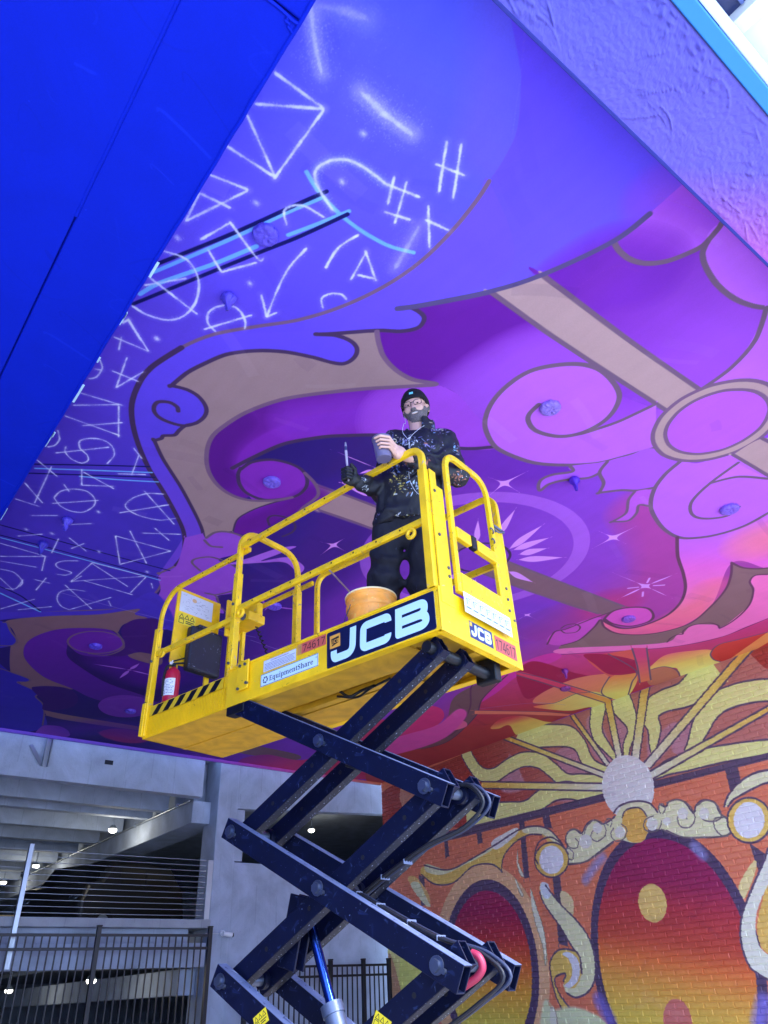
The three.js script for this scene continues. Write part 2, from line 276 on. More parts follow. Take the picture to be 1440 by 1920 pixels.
["l",[106,62,95],[1428,887,1418,943,1414,989,1411,1021,1400,1047,1444,1110],0.03],
["l",[106,62,95],[1407,1031,1429,1036,1447,1017,1433,992,1406,987,1393,1003,1397,1023],0.025],
["f",[138,104,111],[1449,592,1449,592,1496,589,1541,559,1566,500,1628,531,1570,575,1550,594,1569,617,1617,635,1684,683,1729,742,1743,793,1718,794,1670,825,1691,865,1688,882,1708,926,1641,993,1553,1065,1504,1113,1482,1094,1494,1045,1463,972,1441,935,1486,958,1547,964,1606,935,1642,888,1653,821,1613,744,1560,673,1503,625]],
["l",[106,62,95],[1449,592,1503,625,1560,673,1613,744,1653,821,1642,888,1606,935,1547,964,1486,958,1441,935,1463,972,1494,1045,1482,1094],0.035],
["l",[106,62,95],[1449,592,1496,589,1541,559,1566,500],0.035],
["f",[243,120,194],[1569,617,1550,594,1570,575,1615,524,1721,577,1800,697,1804,829,1757,928,1669,1017,1527,1132,1499,1108,1641,993,1708,926,1688,882,1691,865,1670,825,1724,790,1751,796,1684,683,1617,635]],
["l",[106,62,95],[1708,926,1692,904,1688,882,1697,873,1678,857,1670,825,1694,795,1725,790,1748,794,1729,742,1684,683,1617,635,1569,617,1550,594,1570,575],0.03],
["l",[127,42,109],[1800,697,1802,755,1804,829,1757,928,1669,1017,1533,1137,1501,1210],0.035],
["f",[[1533,1124],[1981,1328],[[0,[209,69,149]],[0.35,[202,64,117]],[0.75,[195,64,87]],[1,[184,69,73]]]],[1482,1222,1533,1137,1669,1017,1757,928,1804,829,1800,697,1788,533,2166,705,1968,928,1962,1193,1963,1511,1980,1968,2005,2541,1771,2323,1696,1884,1544,1533,1475,1328]],
["f",[216,60,168],[1501,1311,1482,1222,1496,1148,1533,1137,1552,1178,1537,1243,1541,1287,1555,1342,1595,1447,1635,1593,1727,1728,1762,1846,1613,1606,1521,1439]],
["f",[127,91,99],[1515,1550,1489,1407,1469,1332,1521,1362,1594,1502,1699,1647,1805,1894,1769,2029,1692,1996,1684,1787]],
["l",[106,62,95],[1469,1332,1485,1435,1628,1597,1757,1813,1769,2029],0.03],
["l",[106,62,95],[1513,1319,1594,1502,1699,1647,1805,1894,1787,2019],0.03],
["f",[225,62,129],[1519,1785,1493,1648,1551,1643,1626,1722,1663,1846,1650,1945]],
["f",[243,114,159],[1648,1787,1660,1734,1695,1694,1743,1732,1736,1790,1712,1832]],
["f",[236,91,178],[1591,2052,1623,1911,1648,1774,1598,1615,1672,1663,1767,1879,1757,2075,1696,2191],0.02],
["f",[172,36,83],[1529,1297,1501,1210,1654,1207,1752,1209,1777,1310,1720,1345,1717,1429,1625,1376],0.01],
["f",[[1618,1380],[2010,1371],[[0,[236,124,119]],[1,[243,159,91]]]],[1717,1374,1705,1250,1739,1179,1779,1167,1880,1275,1810,1317,1819,1410,1760,1446]],
["f",[[1769,1454],[1894,1322],[[0,[243,114,89]],[0.4,[243,203,109]],[1,[243,228,129]]]],[1789,1472,1819,1410,1810,1317,1859,1274,1951,1294,1994,1380,1953,1380,1927,1435,1855,1463]],
["f",[[1797,1622],[2048,1682],[[0,[218,73,89]],[0.3,[243,197,99]],[1,[243,230,129]]]],[1828,1703,1787,1612,1829,1555,1935,1557,1991,1558,1988,1716,1864,1649,1857,1693],0.01],
["f",[225,95,91],[1634,1061,1713,989,1867,1125,1884,1166,1791,1172,1614,1117]],
["f",[[1695,1089],[1913,1255],[[0,[225,73,129]],[0.5,[243,155,89]],[1,[243,228,119]]]],[1876,1277,1791,1172,1810,1111,1879,1143,1974,1246,1958,1289]],
["f",[172,36,83],[1584,1103,1642,1067,1754,1053,1824,1103,1773,1158,1665,1131]],
["f",[[1758,961],[1949,1036],[[0,[229,79,139]],[0.25,[243,155,109]],[0.6,[243,213,109]],[1,[243,234,139]]]],[1840,1069,1811,1040,1783,978,1822,921,1868,892,1970,929,1977,984,1973,1060,1895,1023]],
["f",[202,124,99],[1851,1086,1849,1040,1905,1029,1953,1047,1982,1080,1954,1149]],
["f",[[1840,867],[2028,881],[[0,[218,73,69]],[1,[202,58,49]]]],[1891,911,1846,863,1863,811,1881,740,1888,659,1973,701,1986,873,1964,921,1934,928]],
["f",[[1759,1294],[1967,1307],[[0,[225,73,109]],[0.5,[243,155,89]],[1,[243,186,89]]]],[1535,1281,1650,1283,1951,1294,1951,1294,1969,1329,1653,1307,1537,1304]],
["l",[113,87,115],[1522,1289,1647,1281,1950,1288],0.03],
["l",[113,87,115],[1540,1307,1657,1310,1961,1325],0.03],
["f",[241,135,109],[1652,1598,1652,1598,1860,1490,1860,1490,1955,1459,1955,1459,1955,1459,1955,1459,1965,1478,1965,1478,1799,1551,1799,1551,1676,1623,1676,1623]],
["l",[113,87,115],[1650,1596,1858,1488,1955,1453],0.025],
["f",[[1727,1025],[1975,1163],[[0,[218,73,129]],[1,[243,155,79]]]],[1660,1002,1660,1002,1694,980,1694,980,1915,1121,1915,1121,1906,1153,1906,1153]],
["l",[113,87,115],[1694,980,1799,1047,1915,1121],0.03],
["l",[113,87,115],[1663,1004,1788,1077,1906,1153],0.03],
["f",[243,155,89],[2037,1021,2037,1021,1940,847,1940,847,1881,740,1881,740,1864,702,1864,702,1932,737,1932,737,1975,836,1975,836,2039,945,2039,945]],
["l",[113,87,115],[1843,1067,1855,1035,1908,1031,1963,1054],0.025],
["l",[113,87,115],[1966,925,1929,925,1882,905,1846,859,1859,809,1881,740,1885,699],0.025],
["l",[113,87,115],[1769,1454,1821,1412,1814,1320,1846,1284],0.025],
["l",[113,87,115],[1784,1171,1870,1267,1951,1294],0.025],
["l",[113,87,115],[1637,1063,1811,1099,1884,1166,1974,1246],0.025],
["l",[111,174,243],[263,402,243,438,207,509,154,605],0.03],
["l",[111,174,243],[298,396,280,428,259,463],0.03],
["l",[111,174,243],[237,498,208,550,168,613,155,644],0.035],
["l",[111,174,243],[157,1080,239,1030,316,984],0.02],
["l",[111,174,243],[223,1061,277,1035,335,1003],0.02],
["l",[111,174,243],[168,1332,325,1328,480,1327],0.02],
["l",[111,174,243],[227,1562,322,1607],0.03],
["l",[111,174,243],[234,385,254,395,281,403,306,407,334,408,364,405,393,395],0.03],
["l",[11,11,91],[264,391,247,422,204,503,144,606],0.03],
["l",[11,11,91],[299,400,270,458,238,514,154,664],0.03],
["l",[11,11,91],[153,1069,227,1021,306,971],0.02],
["l",[11,11,91],[151,1100,236,1048,325,994],0.02],
["l",[11,11,91],[156,1287,310,1284,479,1278],0.02],
["l",[11,11,91],[166,1323,311,1318,476,1318],0.018],
["l",[11,11,91],[219,1532,267,1553,320,1602],0.025],
["s",[154,318,211,318],0.028,0.85,0],
["s",[154,355,212,318],0.028,0.85,0],
["s",[153,369,210,410],0.028,0.85,0],
["s",[212,319,210,412],0.028,0.85,0],
["s",[150,410,210,410],0.028,0.85,0],
["s",[152,449,194,440],0.028,0.85,0],
["s",[194,441,156,516],0.028,0.85,0],
["s",[156,516,153,474],0.028,0.85,0],
["s",[154,475,189,471],0.028,0.85,0],
["s",[180,529,197,489],0.028,0.85,0],
["s",[196,487,246,512,252,507],0.028,0.85,0],
["s",[193,535,221,555],0.028,0.85,0],
["s",[221,555,249,517],0.028,0.85,0],
["s",[251,453,239,439,244,427,256,420,280,419],0.028,0.85,0],
["s",[151,568,180,563,204,582,216,614,214,644,200,663,175,670,154,667],0.028,0.85,0],
["s",[154,613,227,632],0.028,0.85,0],
["s",[154,628,191,588],0.028,0.85,0],
["s",[286,465,284,504,291,544,301,584],0.028,0.85,0],
["s",[277,556,301,584],0.028,0.85,0],
["s",[301,584,308,569],0.028,0.85,0],
["s",[325,414,316,443,320,476],0.028,0.85,0],
["s",[346,426,355,472],0.028,0.85,0],
["s",[344,427,382,455],0.028,0.85,0],
["s",[357,461,378,453],0.028,0.85,0],
["s",[352,529,342,517,347,504,359,497,369,500],0.028,0.85,0],
["s",[260,645,244,637,237,620,243,604,256,594,270,596,283,608,288,619],0.028,0.85,0],
["s",[245,650,284,592],0.028,0.85,0],
["s",[160,691,150,707],0.028,0.85,0],
["s",[159,692,187,717],0.028,0.85,0],
["s",[333,269,346,289,365,318],0.028,0.85,0],
["s",[347,262,366,289,383,314],0.028,0.85,0],
["s",[340,295,375,286],0.028,0.85,0],
["s",[313,332,328,363],0.028,0.85,0],
["s",[328,329,350,378],0.028,0.85,0],
["s",[311,345,352,335],0.028,0.85,0],
["s",[331,373,362,363],0.028,0.85,0],
["s",[366,337,404,379],0.028,0.85,0],
["s",[375,353,407,347],0.028,0.85,0],
["s",[158,690,202,729],0.022,0.75,0],
["s",[155,731,202,729],0.022,0.75,0],
["s",[163,725,169,750],0.022,0.75,0],
["s",[159,690,156,702],0.022,0.75,0],
["s",[183,756,193,822],0.022,0.75,0],
["s",[176,793,214,792],0.022,0.75,0],
["s",[193,822,212,769],0.022,0.75,0],
["s",[154,781,163,795,163,817,155,827],0.022,0.75,0],
["s",[155,803,165,800],0.022,0.75,0],
["s",[155,862,215,853],0.022,0.75,0],
["s",[156,894,210,854],0.022,0.75,0],
["s",[210,856,237,927],0.022,0.75,0],
["s",[154,924,237,922],0.022,0.75,0],
["s",[183,931,229,890],0.022,0.75,0],
["s",[247,1003,248,974,237,954,220,947,203,954,192,969,198,987,213,998,219,1011,213,1024,196,1022,182,1009,179,995],0.022,0.75,0],
["s",[171,1021,234,959],0.022,0.75,0],
["s",[156,963,165,983,164,1002,156,1013],0.022,0.75,0],
["s",[209,1098,223,1114],0.022,0.75,0],
["s",[208,1147,211,1122,226,1103,248,1097,267,1113,272,1136,264,1163,245,1172,225,1166,208,1147],0.022,0.75,0],
["s",[211,1166,273,1112],0.022,0.75,0],
["s",[177,1060,186,1182],0.022,0.75,0],
["s",[155,1187,195,1188],0.022,0.75,0],
["s",[155,1130,197,1174],0.022,0.75,0],
["s",[152,1055,193,1082],0.022,0.75,0],
["s",[219,1040,234,1084],0.022,0.75,0],
["s",[234,1084,279,1057],0.022,0.75,0],
["s",[224,1046,282,1064],0.022,0.75,0],
["s",[358,1031,334,1045,319,1071,316,1100,330,1114,355,1119,386,1112,407,1090],0.022,0.75,0],
["s",[326,1041,413,1111],0.022,0.75,0],
["s",[317,1130,378,1057],0.022,0.75,0],
["s",[193,1225,231,1199],0.022,0.75,0],
["s",[249,1224,290,1191],0.022,0.75,0],
["s",[377,1172,438,1136],0.022,0.75,0],
["s",[389,1143,429,1169],0.022,0.75,0],
["s",[340,1209,387,1308],0.022,0.75,0],
["s",[340,1209,448,1204],0.022,0.75,0],
["s",[355,1177,429,1276],0.022,0.75,0],
["s",[387,1308,448,1204],0.022,0.75,0],
["s",[193,1309,228,1277],0.022,0.75,0],
["s",[257,1277,263,1337],0.022,0.75,0],
["s",[272,1263,315,1294],0.022,0.75,0],
["s",[288,1300,302,1268],0.022,0.75,0],
["s",[173,1353,259,1356],0.022,0.75,0],
["s",[186,1404,256,1358],0.022,0.75,0],
["s",[257,1357,269,1418],0.022,0.75,0],
["s",[191,1422,256,1409],0.022,0.75,0],
["s",[315,1339,292,1355,283,1374,293,1389,319,1393,314,1410,298,1416],0.022,0.75,0],
["s",[331,1431,340,1331],0.022,0.75,0],
["s",[340,1331,447,1327],0.022,0.75,0],
["s",[331,1431,447,1328],0.022,0.75,0],
["s",[341,1335,436,1390],0.022,0.75,0],
["s",[199,1455,226,1455,250,1484,252,1511],0.022,0.75,0],
["s",[268,1463,298,1462],0.022,0.75,0],
["s",[285,1443,284,1509],0.022,0.75,0],
["s",[280,952,291,1009],0.022,0.75,0],
["s",[266,939,288,958],0.022,0.75,0],
["s",[271,1019,310,995],0.022,0.75,0],
["s",[209,1493,246,1534],0.022,0.75,0],
["s",[249,1476,248,1523,230,1535],0.022,0.75,0],
["s",[332,1434,341,1396],0.022,0.75,0],
["s",[351,1413,458,1420],0.022,0.75,0],
["s",[450,1329,451,1414],0.022,0.75,0],
["s",[370,1458,343,1466,328,1490,333,1526,351,1555,371,1563],0.022,0.75,0],
["s",[326,1453,410,1533],0.022,0.75,0],
["s",[371,1563,425,1456],0.022,0.75,0],
["s",[426,1475,440,1497],0.022,0.75,0],
["s",[247,1639,294,1552],0.022,0.75,0],
["s",[279,1623,335,1568],0.022,0.75,0],
["s",[470,1349,482,1369],0.022,0.75,0],
["s",[257,315,259,315],0.026,0.95,1],
["s",[270,371,272,372],0.026,0.95,1],
["s",[157,541,159,542],0.026,0.95,1],
["s",[208,449,210,449],0.026,0.95,1],
["s",[256,549,258,550],0.026,0.95,1],
["s",[201,701,202,702],0.026,0.95,1],
["s",[201,700,203,701],0.026,0.95,1],
["s",[198,1276,200,1278],0.026,0.95,1],
["s",[240,1264,243,1267],0.026,0.95,1],
["s",[334,1281,337,1284],0.026,0.95,1],
["s",[442,1306,445,1309],0.026,0.95,1],
["s",[284,1146,287,1149],0.026,0.95,1],
["s",[151,250,169,271,191,292],0.05,0.8,2],
["s",[157,246,177,235,199,228],0.08,0.4,2],
["s",[231,283,247,284,262,286,280,286,300,285],0.06,0.8,2],
["s",[283,406,253,392,241,378,246,361,261,348,282,344,312,345],0.03,0.7,1],
["s",[375,364,381,391,389,427],0.06,0.4,2],
["l",[160,140,216],[325,1492,555,1499,790,1473],0.008],
["l",[160,140,216],[787,1494,1099,1550],0.008],
["l",[160,140,216],[1643,1589,1762,1447,1868,1407],0.008]
], w: [
["base",[235,141,103]],
["f",[[872,1123],[584,990],[[0,[205,134,116]],[1,[180,78,65]]]],[-56,1003,539,1060,1566,1061,1798,1070,1695,791,1613,795,668,804,-68,799]],
["f",[180,75,65],[1494,1135,1613,1108,1684,998,1706,1058,1720,1100,1668,1072]],
["f",[207,151,156],[931,954,1001,963,1055,916,1069,848,978,867],0.02],
["f",[207,151,156],[978,867,1108,840,1096,795,900,818],0.02],
["f",[207,151,156],[1082,1028,1124,1025,1148,918,1129,883,1079,927],0.02],
["f",[207,151,156],[1192,1006,1222,1006,1219,925,1174,904],0.02],
["f",[207,151,156],[1300,975,1303,919,1380,937,1378,900,1273,849],0.02],
["f",[207,151,156],[1351,869,1417,943,1445,897,1455,850,1400,834],0.02],
["f",[207,151,156],[734,1001,779,910,772,877,675,897],0.02],
["f",[216,156,125],[120,969,144,1047,200,1097,299,1095,254,983,180,897],0.01],
["f",[243,243,156],[1105,801,1013,824,945,844,893,893,851,929,790,947,723,940,647,926,568,951,517,1013,489,1069,483,1094,483,1094,531,1103,531,1103,534,1088,558,1040,595,991,650,974,716,989,794,995,874,972,926,929,969,886,1026,872,1117,849]],
["l",[106,90,109],[1105,801,1013,824,945,844,893,893,851,929,790,947,723,940,647,926,568,951,517,1013,489,1069,483,1094],0.03],
["l",[106,90,109],[1117,849,1026,872,969,886,926,929,874,972,794,995,716,989,650,974,595,991,558,1040,534,1088,531,1103],0.03],
["f",[243,243,156],[1125,848,1067,866,1031,904,1018,944,988,965,913,984,823,1005,774,1045,774,1045,801,1090,801,1090,848,1075,932,1055,1019,1024,1060,969,1071,924,1088,896,1134,868]],
["l",[106,90,109],[1125,848,1067,866,1031,904,1018,944,988,965,913,984,823,1005,774,1045],0.03],
["l",[106,90,109],[1134,868,1088,896,1071,924,1060,969,1019,1024,932,1055,848,1075,801,1090],0.03],
["f",[243,243,156],[1152,881,1124,917,1094,960,1090,1011,1104,1050,1103,1078,1103,1078,1169,1067,1169,1067,1157,1033,1138,1000,1134,971,1150,932,1167,889]],
["l",[106,90,109],[1152,881,1124,917,1094,960,1090,1011,1104,1050,1103,1078],0.03],
["l",[106,90,109],[1167,889,1150,932,1134,971,1138,1000,1157,1033,1169,1067],0.03],
["f",[243,243,156],[1187,883,1196,922,1220,954,1218,973,1191,1014,1165,1060,1165,1060,1247,1093,1247,1093,1261,1038,1262,977,1248,938,1219,908,1204,877]],
["l",[106,90,109],[1187,883,1196,922,1220,954,1218,973,1191,1014,1165,1060],0.03],
["l",[106,90,109],[1204,877,1219,908,1248,938,1262,977,1261,1038,1247,1093],0.03],
["f",[243,243,156],[1281,879,1283,905,1289,938,1277,978,1310,1025,1366,1040,1428,1043,1480,1075,1532,1087,1532,1087,1565,1004,1565,1004,1514,977,1439,969,1371,974,1341,971,1334,964,1333,933,1311,894,1294,874]],
["l",[106,90,109],[1281,879,1283,905,1289,938,1277,978,1310,1025,1366,1040,1428,1043,1480,1075,1532,1087],0.03],
["l",[106,90,109],[1294,874,1311,894,1333,933,1334,964,1341,971,1371,974,1439,969,1514,977,1565,1004],0.03],
["f",[243,243,156],[1388,858,1408,883,1434,924,1469,961,1523,985,1585,989,1639,983,1687,971,1687,971,1672,914,1672,914,1629,925,1584,930,1537,927,1502,912,1472,886,1432,855,1396,845]],
["l",[106,90,109],[1388,858,1408,883,1434,924,1469,961,1523,985,1585,989,1639,983,1687,971],0.03],
["l",[106,90,109],[1396,845,1432,855,1472,886,1502,912,1537,927,1584,930,1629,925,1672,914],0.03],
["f",[243,243,156],[1259,814,1317,842,1381,847,1480,845,1620,828,1661,818,1661,818,1656,789,1656,789,1616,792,1477,801,1380,802,1322,805,1263,800]],
["l",[106,90,109],[1259,814,1317,842,1381,847,1480,845,1620,828,1661,818],0.03],
["l",[106,90,109],[1263,800,1322,805,1380,802,1477,801,1616,792,1656,789],0.03],
["f",[243,243,156],[1103,790,1016,792,960,809,905,815,848,801,779,788,695,791,574,798,486,805,486,805,492,879,492,879,582,871,701,850,776,840,836,859,903,867,971,860,1026,835,1106,812]],
["l",[106,90,109],[1103,790,1016,792,960,809,905,815,848,801,779,788,695,791,574,798,486,805],0.03],
["l",[106,90,109],[1106,812,1026,835,971,860,903,867,836,859,776,840,701,850,582,871,492,879],0.03],
["f",[[581,931],[1095,817],[[0,[243,196,90]],[0.5,[243,231,134]],[1,[243,243,217]]]],[1098,828,1098,828,583,942,583,942,580,919,580,919,1092,807,1092,807]],
["l",[106,90,109],[1098,828,583,942],0.03],
["l",[106,90,109],[1092,807,580,919],0.03],
["f",[[714,1070],[1116,844],[[0,[243,196,90]],[0.5,[243,231,134]],[1,[243,243,217]]]],[1118,853,1118,853,744,1063,744,1063,684,1077,684,1077,1114,836,1114,836]],
["l",[106,90,109],[1118,853,744,1063],0.03],
["l",[106,90,109],[1114,836,684,1077],0.03],
["f",[[1027,1062],[1127,877],[[0,[243,196,90]],[0.5,[243,231,134]],[1,[243,243,217]]]],[1135,879,1135,879,1036,1064,1036,1064,1019,1061,1019,1061,1119,875,1119,875]],
["l",[106,90,109],[1135,879,1036,1064],0.03],
["l",[106,90,109],[1119,875,1019,1061],0.03],
["f",[[1175,1063],[1172,888],[[0,[243,196,90]],[0.5,[243,231,134]],[1,[243,243,217]]]],[1184,887,1184,887,1188,1061,1188,1061,1162,1065,1162,1065,1161,889,1161,889]],
["l",[106,90,109],[1184,887,1188,1061],0.03],
["l",[106,90,109],[1161,889,1162,1065],0.03],
["f",[[1324,1084],[1221,863],[[0,[243,196,90]],[0.5,[243,231,134]],[1,[243,243,217]]]],[1234,858,1234,858,1341,1083,1341,1083,1308,1085,1308,1085,1208,868,1208,868]],
["l",[106,90,109],[1234,858,1341,1083],0.03],
["l",[106,90,109],[1208,868,1308,1085],0.03],
["f",[[1644,1063],[1255,842],[[0,[243,196,90]],[0.5,[243,231,134]],[1,[243,243,217]]]],[1269,835,1269,835,1665,1062,1665,1062,1623,1065,1623,1065,1241,849,1241,849]],
["l",[106,90,109],[1269,835,1665,1062],0.03],
["l",[106,90,109],[1241,849,1623,1065],0.03],
["f",[[1681,906],[1264,816],[[0,[243,196,90]],[0.5,[243,231,134]],[1,[243,243,217]]]],[1270,805,1270,805,1678,898,1678,898,1684,914,1684,914,1258,826,1258,826]],
["l",[106,90,109],[1270,805,1678,898],0.03],
["l",[106,90,109],[1258,826,1684,914],0.03],
["f",[235,141,103],[-103,824,664,781,1608,780,1772,785,1496,58,-146,-43]],
["f",[106,90,109],[-103,814,668,804,1613,796,1777,796,1770,780,1607,779,663,777,-105,780]],
["f",[106,90,109],[533,799,533,799,556,800,556,800,557,743,557,743,533,743,533,743]],
["f",[106,90,109],[737,794,737,794,760,793,760,793,748,612,748,612,724,611,724,611]],
["f",[106,90,109],[839,787,839,787,868,786,868,786,871,738,871,738,841,746,841,746]],
["f",[106,90,109],[1488,786,1488,786,1525,788,1525,788,1519,725,1519,725,1485,725,1485,725]],
["f",[106,90,109],[362,791,362,791,381,793,381,793,382,726,382,726,360,720,360,720]],
["f",[106,90,109],[528,688,528,688,546,678,546,678,551,644,551,644,527,643,527,643]],
["f",[106,90,109],[206,687,206,687,236,674,236,674,238,586,238,586,210,581,210,581]],
["f",[106,90,109],[843,604,843,604,872,597,872,597,861,414,861,414,827,423,827,423]],
["f",[106,90,109],[1495,600,1495,600,1532,564,1532,564,1502,479,1502,479,1496,551,1496,551]],
["f",[243,226,167],[862,554,901,543,905,507,870,454]],
["f",[243,226,156],[1436,510,1491,558,1492,539,1440,480]],
["f",[243,243,233],[1268,801,1265,821,1259,840,1248,857,1234,871,1217,882,1198,889,1178,891,1158,889,1139,882,1122,871,1108,857,1097,840,1091,821,1088,801,1091,781,1097,762,1108,745,1122,731,1139,721,1158,714,1178,712,1198,714,1217,721,1234,731,1248,745,1259,762,1265,781]],
["f",[243,198,145],[775,359,775,437,757,511,723,576,675,627,615,661,549,676,480,670,414,644,355,601,306,541,272,471,255,394,255,316,272,242,307,177,355,126,415,92,481,77,550,83,616,108,675,152,723,212,758,282]],
["f",[97,78,107],[734,362,735,427,720,490,692,545,652,588,603,617,549,629,492,624,438,602,388,565,348,515,320,456,305,391,305,325,319,263,348,208,387,165,436,136,491,124,547,128,602,150,651,187,691,237,720,297]],
["f",[[534,605],[501,229],[[0,[171,43,94]],[0.2,[171,43,87]],[0.38,[201,66,70]],[0.55,[232,116,61]],[0.75,[243,179,70]],[1,[243,226,94]]]],[706,363,707,421,694,475,670,523,635,560,592,585,545,596,496,592,448,573,406,541,371,497,346,445,333,389,333,332,346,277,370,230,405,192,447,167,495,157,544,161,591,180,634,212,669,255,694,307]],
["f",[243,233,147],[-121,467,104,437,210,320,186,114,-139,106],0.02],
["f",[243,243,134],[86,439,211,406,205,351,75,316]],
["f",[216,167,123],[4,442,65,340,85,230,-10,169]],
["f",[243,210,109],[239,709,369,679,496,697,632,732,723,755,795,757,859,735,899,691,892,662,868,673,823,726,773,734,705,721,649,688,629,646,584,672,493,676,391,638,292,645,221,685]],
["f",[243,243,191],[256,716,369,684,497,701,620,734,591,713,454,686,339,670,252,690]],
["f",[243,243,228],[602,741,688,761,725,763,722,747,655,720,610,714]],
["f",[243,243,191],[748,759,795,755,859,735,899,691,918,658,873,695,824,728,757,741]],
["l",[106,90,109],[240,714,369,682,497,701,632,732,723,755,795,757,859,735,903,687],0.03],
["l",[106,90,109],[221,685,292,645,391,638,493,676,584,672,629,646,629,646,649,688,705,721,773,734,823,726],0.03],
["f",[97,80,107],[1443,332,1447,415,1433,495,1403,566,1359,623,1303,662,1240,682,1174,680,1109,657,1049,614,1000,554,964,481,943,400,939,318,953,238,983,167,1027,110,1083,70,1146,51,1212,53,1277,76,1337,119,1386,179,1422,252]],
["f",[[1236,647],[1147,182],[[0,[160,50,101]],[0.22,[167,54,94]],[0.36,[196,71,78]],[0.52,[210,92,70]],[0.62,[241,134,74]],[0.74,[243,179,83]],[0.9,[243,214,94]],[1,[243,219,94]]]],[1418,336,1421,410,1409,482,1382,546,1342,597,1292,633,1235,651,1176,649,1117,628,1064,589,1019,535,986,470,968,397,964,322,977,251,1004,187,1044,136,1094,100,1151,82,1210,84,1269,105,1322,144,1367,198,1400,263]],
["b",[171,165,211],[966,578,1008,609,1043,629],0.06,0.05,0.8],
["b",[171,165,211],[1344,613,1360,591],0.06,0.05,0.8],
["b",[137,132,222],[939,281,967,233],0.1,0.06,0.8],
["b",[149,144,233],[1417,266,1390,225],0.1,0.06,0.8],
["f",[243,210,123],[1221,494,1221,506,1218,517,1213,527,1205,535,1194,541,1183,543,1171,542,1160,538,1150,532,1141,523,1135,512,1132,500,1132,488,1135,476,1140,466,1149,458,1159,453,1170,450,1182,451,1193,455,1204,462,1212,471,1218,482]],
["f",[225,134,118],[1216,232,1216,244,1214,256,1209,265,1202,273,1193,277,1182,278,1171,277,1160,272,1151,264,1142,254,1136,243,1133,231,1132,218,1134,207,1139,198,1147,190,1156,186,1166,184,1177,186,1188,191,1198,199,1206,209,1212,220]],
["f",[243,243,191],[893,635,909,667,922,676,916,696,932,717,959,720,982,705,1008,727,1040,733,1066,717,1097,723,1118,731,1143,752,1174,759,1209,754,1242,741,1258,720,1271,735,1286,725,1302,736,1328,736,1349,724,1365,694,1379,712,1405,720,1433,708,1440,680,1462,656,1460,637,1437,625,1377,631,1316,641,1272,665,1249,672,1216,681,1213,671,1189,650,1153,652,1119,665,1091,665,1027,642,983,627,921,626]],
["l",[106,90,109],[922,676,916,696,932,717,959,720,982,705,1008,727,1040,733,1066,717,1097,723,1114,731],0.028],
["l",[106,90,109],[1271,735,1286,725,1302,736,1328,736,1349,724,1365,694,1379,712,1405,720,1433,708,1440,680,1462,656,1460,637,1437,625,1377,631,1316,641,1272,665],0.028],
["l",[106,90,109],[893,635,909,667,922,676],0.028],
["l",[106,90,109],[893,633,921,626,983,627,1027,642,1091,665],0.028],
["f",[243,198,101],[1141,726,1158,738,1183,741,1208,733,1219,709,1215,678,1194,653,1166,650,1142,661,1131,692]],
["l",[106,90,109],[1111,739,1134,754,1174,759,1210,755,1242,741,1257,716],0.03],
["l",[106,90,109],[1138,723,1154,739,1183,742,1208,734,1220,712],0.025],
["l",[137,127,123],[980,679,986,700,964,719,938,720,919,700,927,675,952,668,965,681,956,694],0.022],
["l",[137,127,123],[1003,668,989,692,1006,720,1040,733,1070,713,1068,687,1035,674,1013,689,1028,705,1040,695],0.022],
["l",[137,127,123],[1092,705,1101,722,1088,728,1076,719,1084,711],0.022],
["l",[137,127,123],[1100,700,1087,684,1100,664,1129,667,1145,689,1131,706],0.022],
["l",[137,127,123],[1265,712,1265,729,1280,734,1284,719,1273,710],0.022],
["l",[137,127,123],[1293,735,1328,736,1356,719,1367,686,1347,663,1319,667,1314,689,1333,699,1341,684],0.022],
["l",[137,127,123],[1382,711,1409,718,1436,704,1441,673,1419,664,1390,672,1384,690,1402,697],0.022],
["l",[137,127,123],[1440,680,1462,656,1459,634,1430,626,1414,648,1421,670,1444,669],0.022],
["l",[137,127,123],[1263,691,1249,672,1221,670,1203,683,1213,703,1242,709],0.022],
["l",[137,127,123],[893,635,897,661,921,672,938,655,929,638,910,648],0.022],
["l",[137,127,123],[893,633,983,627,1090,662],0.022],
["l",[137,127,123],[1257,671,1316,641,1377,631,1444,624],0.022],
["f",[243,243,222],[1015,677,1015,682,1014,687,1011,692,1007,696,1002,698,996,700,990,700,984,699,978,697,973,693,970,689,968,684,967,679,968,674,971,670,975,666,980,663,986,662,993,661,999,662,1004,665,1009,668,1013,672]],
["f",[243,243,222],[1061,707,1061,711,1060,714,1058,718,1055,720,1052,723,1048,724,1043,724,1039,723,1035,722,1031,719,1029,716,1027,713,1027,709,1028,705,1030,702,1032,699,1036,697,1040,696,1045,696,1049,696,1053,698,1057,700,1059,703]],
["f",[243,243,222],[1139,683,1139,687,1138,691,1136,695,1133,698,1129,700,1125,701,1120,702,1115,701,1111,699,1107,696,1104,693,1103,689,1102,685,1103,681,1105,677,1108,674,1112,672,1116,671,1121,670,1126,671,1130,673,1134,676,1137,679]],
["f",[243,243,222],[1250,686,1251,690,1250,695,1248,699,1245,702,1241,704,1236,706,1231,706,1226,705,1222,703,1218,700,1215,696,1213,692,1212,688,1213,684,1215,680,1218,676,1222,674,1227,672,1232,672,1237,673,1241,675,1245,678,1248,682]],
["f",[243,243,222],[1349,696,1350,700,1349,704,1348,707,1345,710,1342,712,1338,714,1334,714,1329,713,1325,711,1322,709,1319,706,1318,702,1317,698,1318,694,1319,691,1322,688,1325,686,1329,685,1333,684,1337,685,1341,687,1345,689,1347,693]],
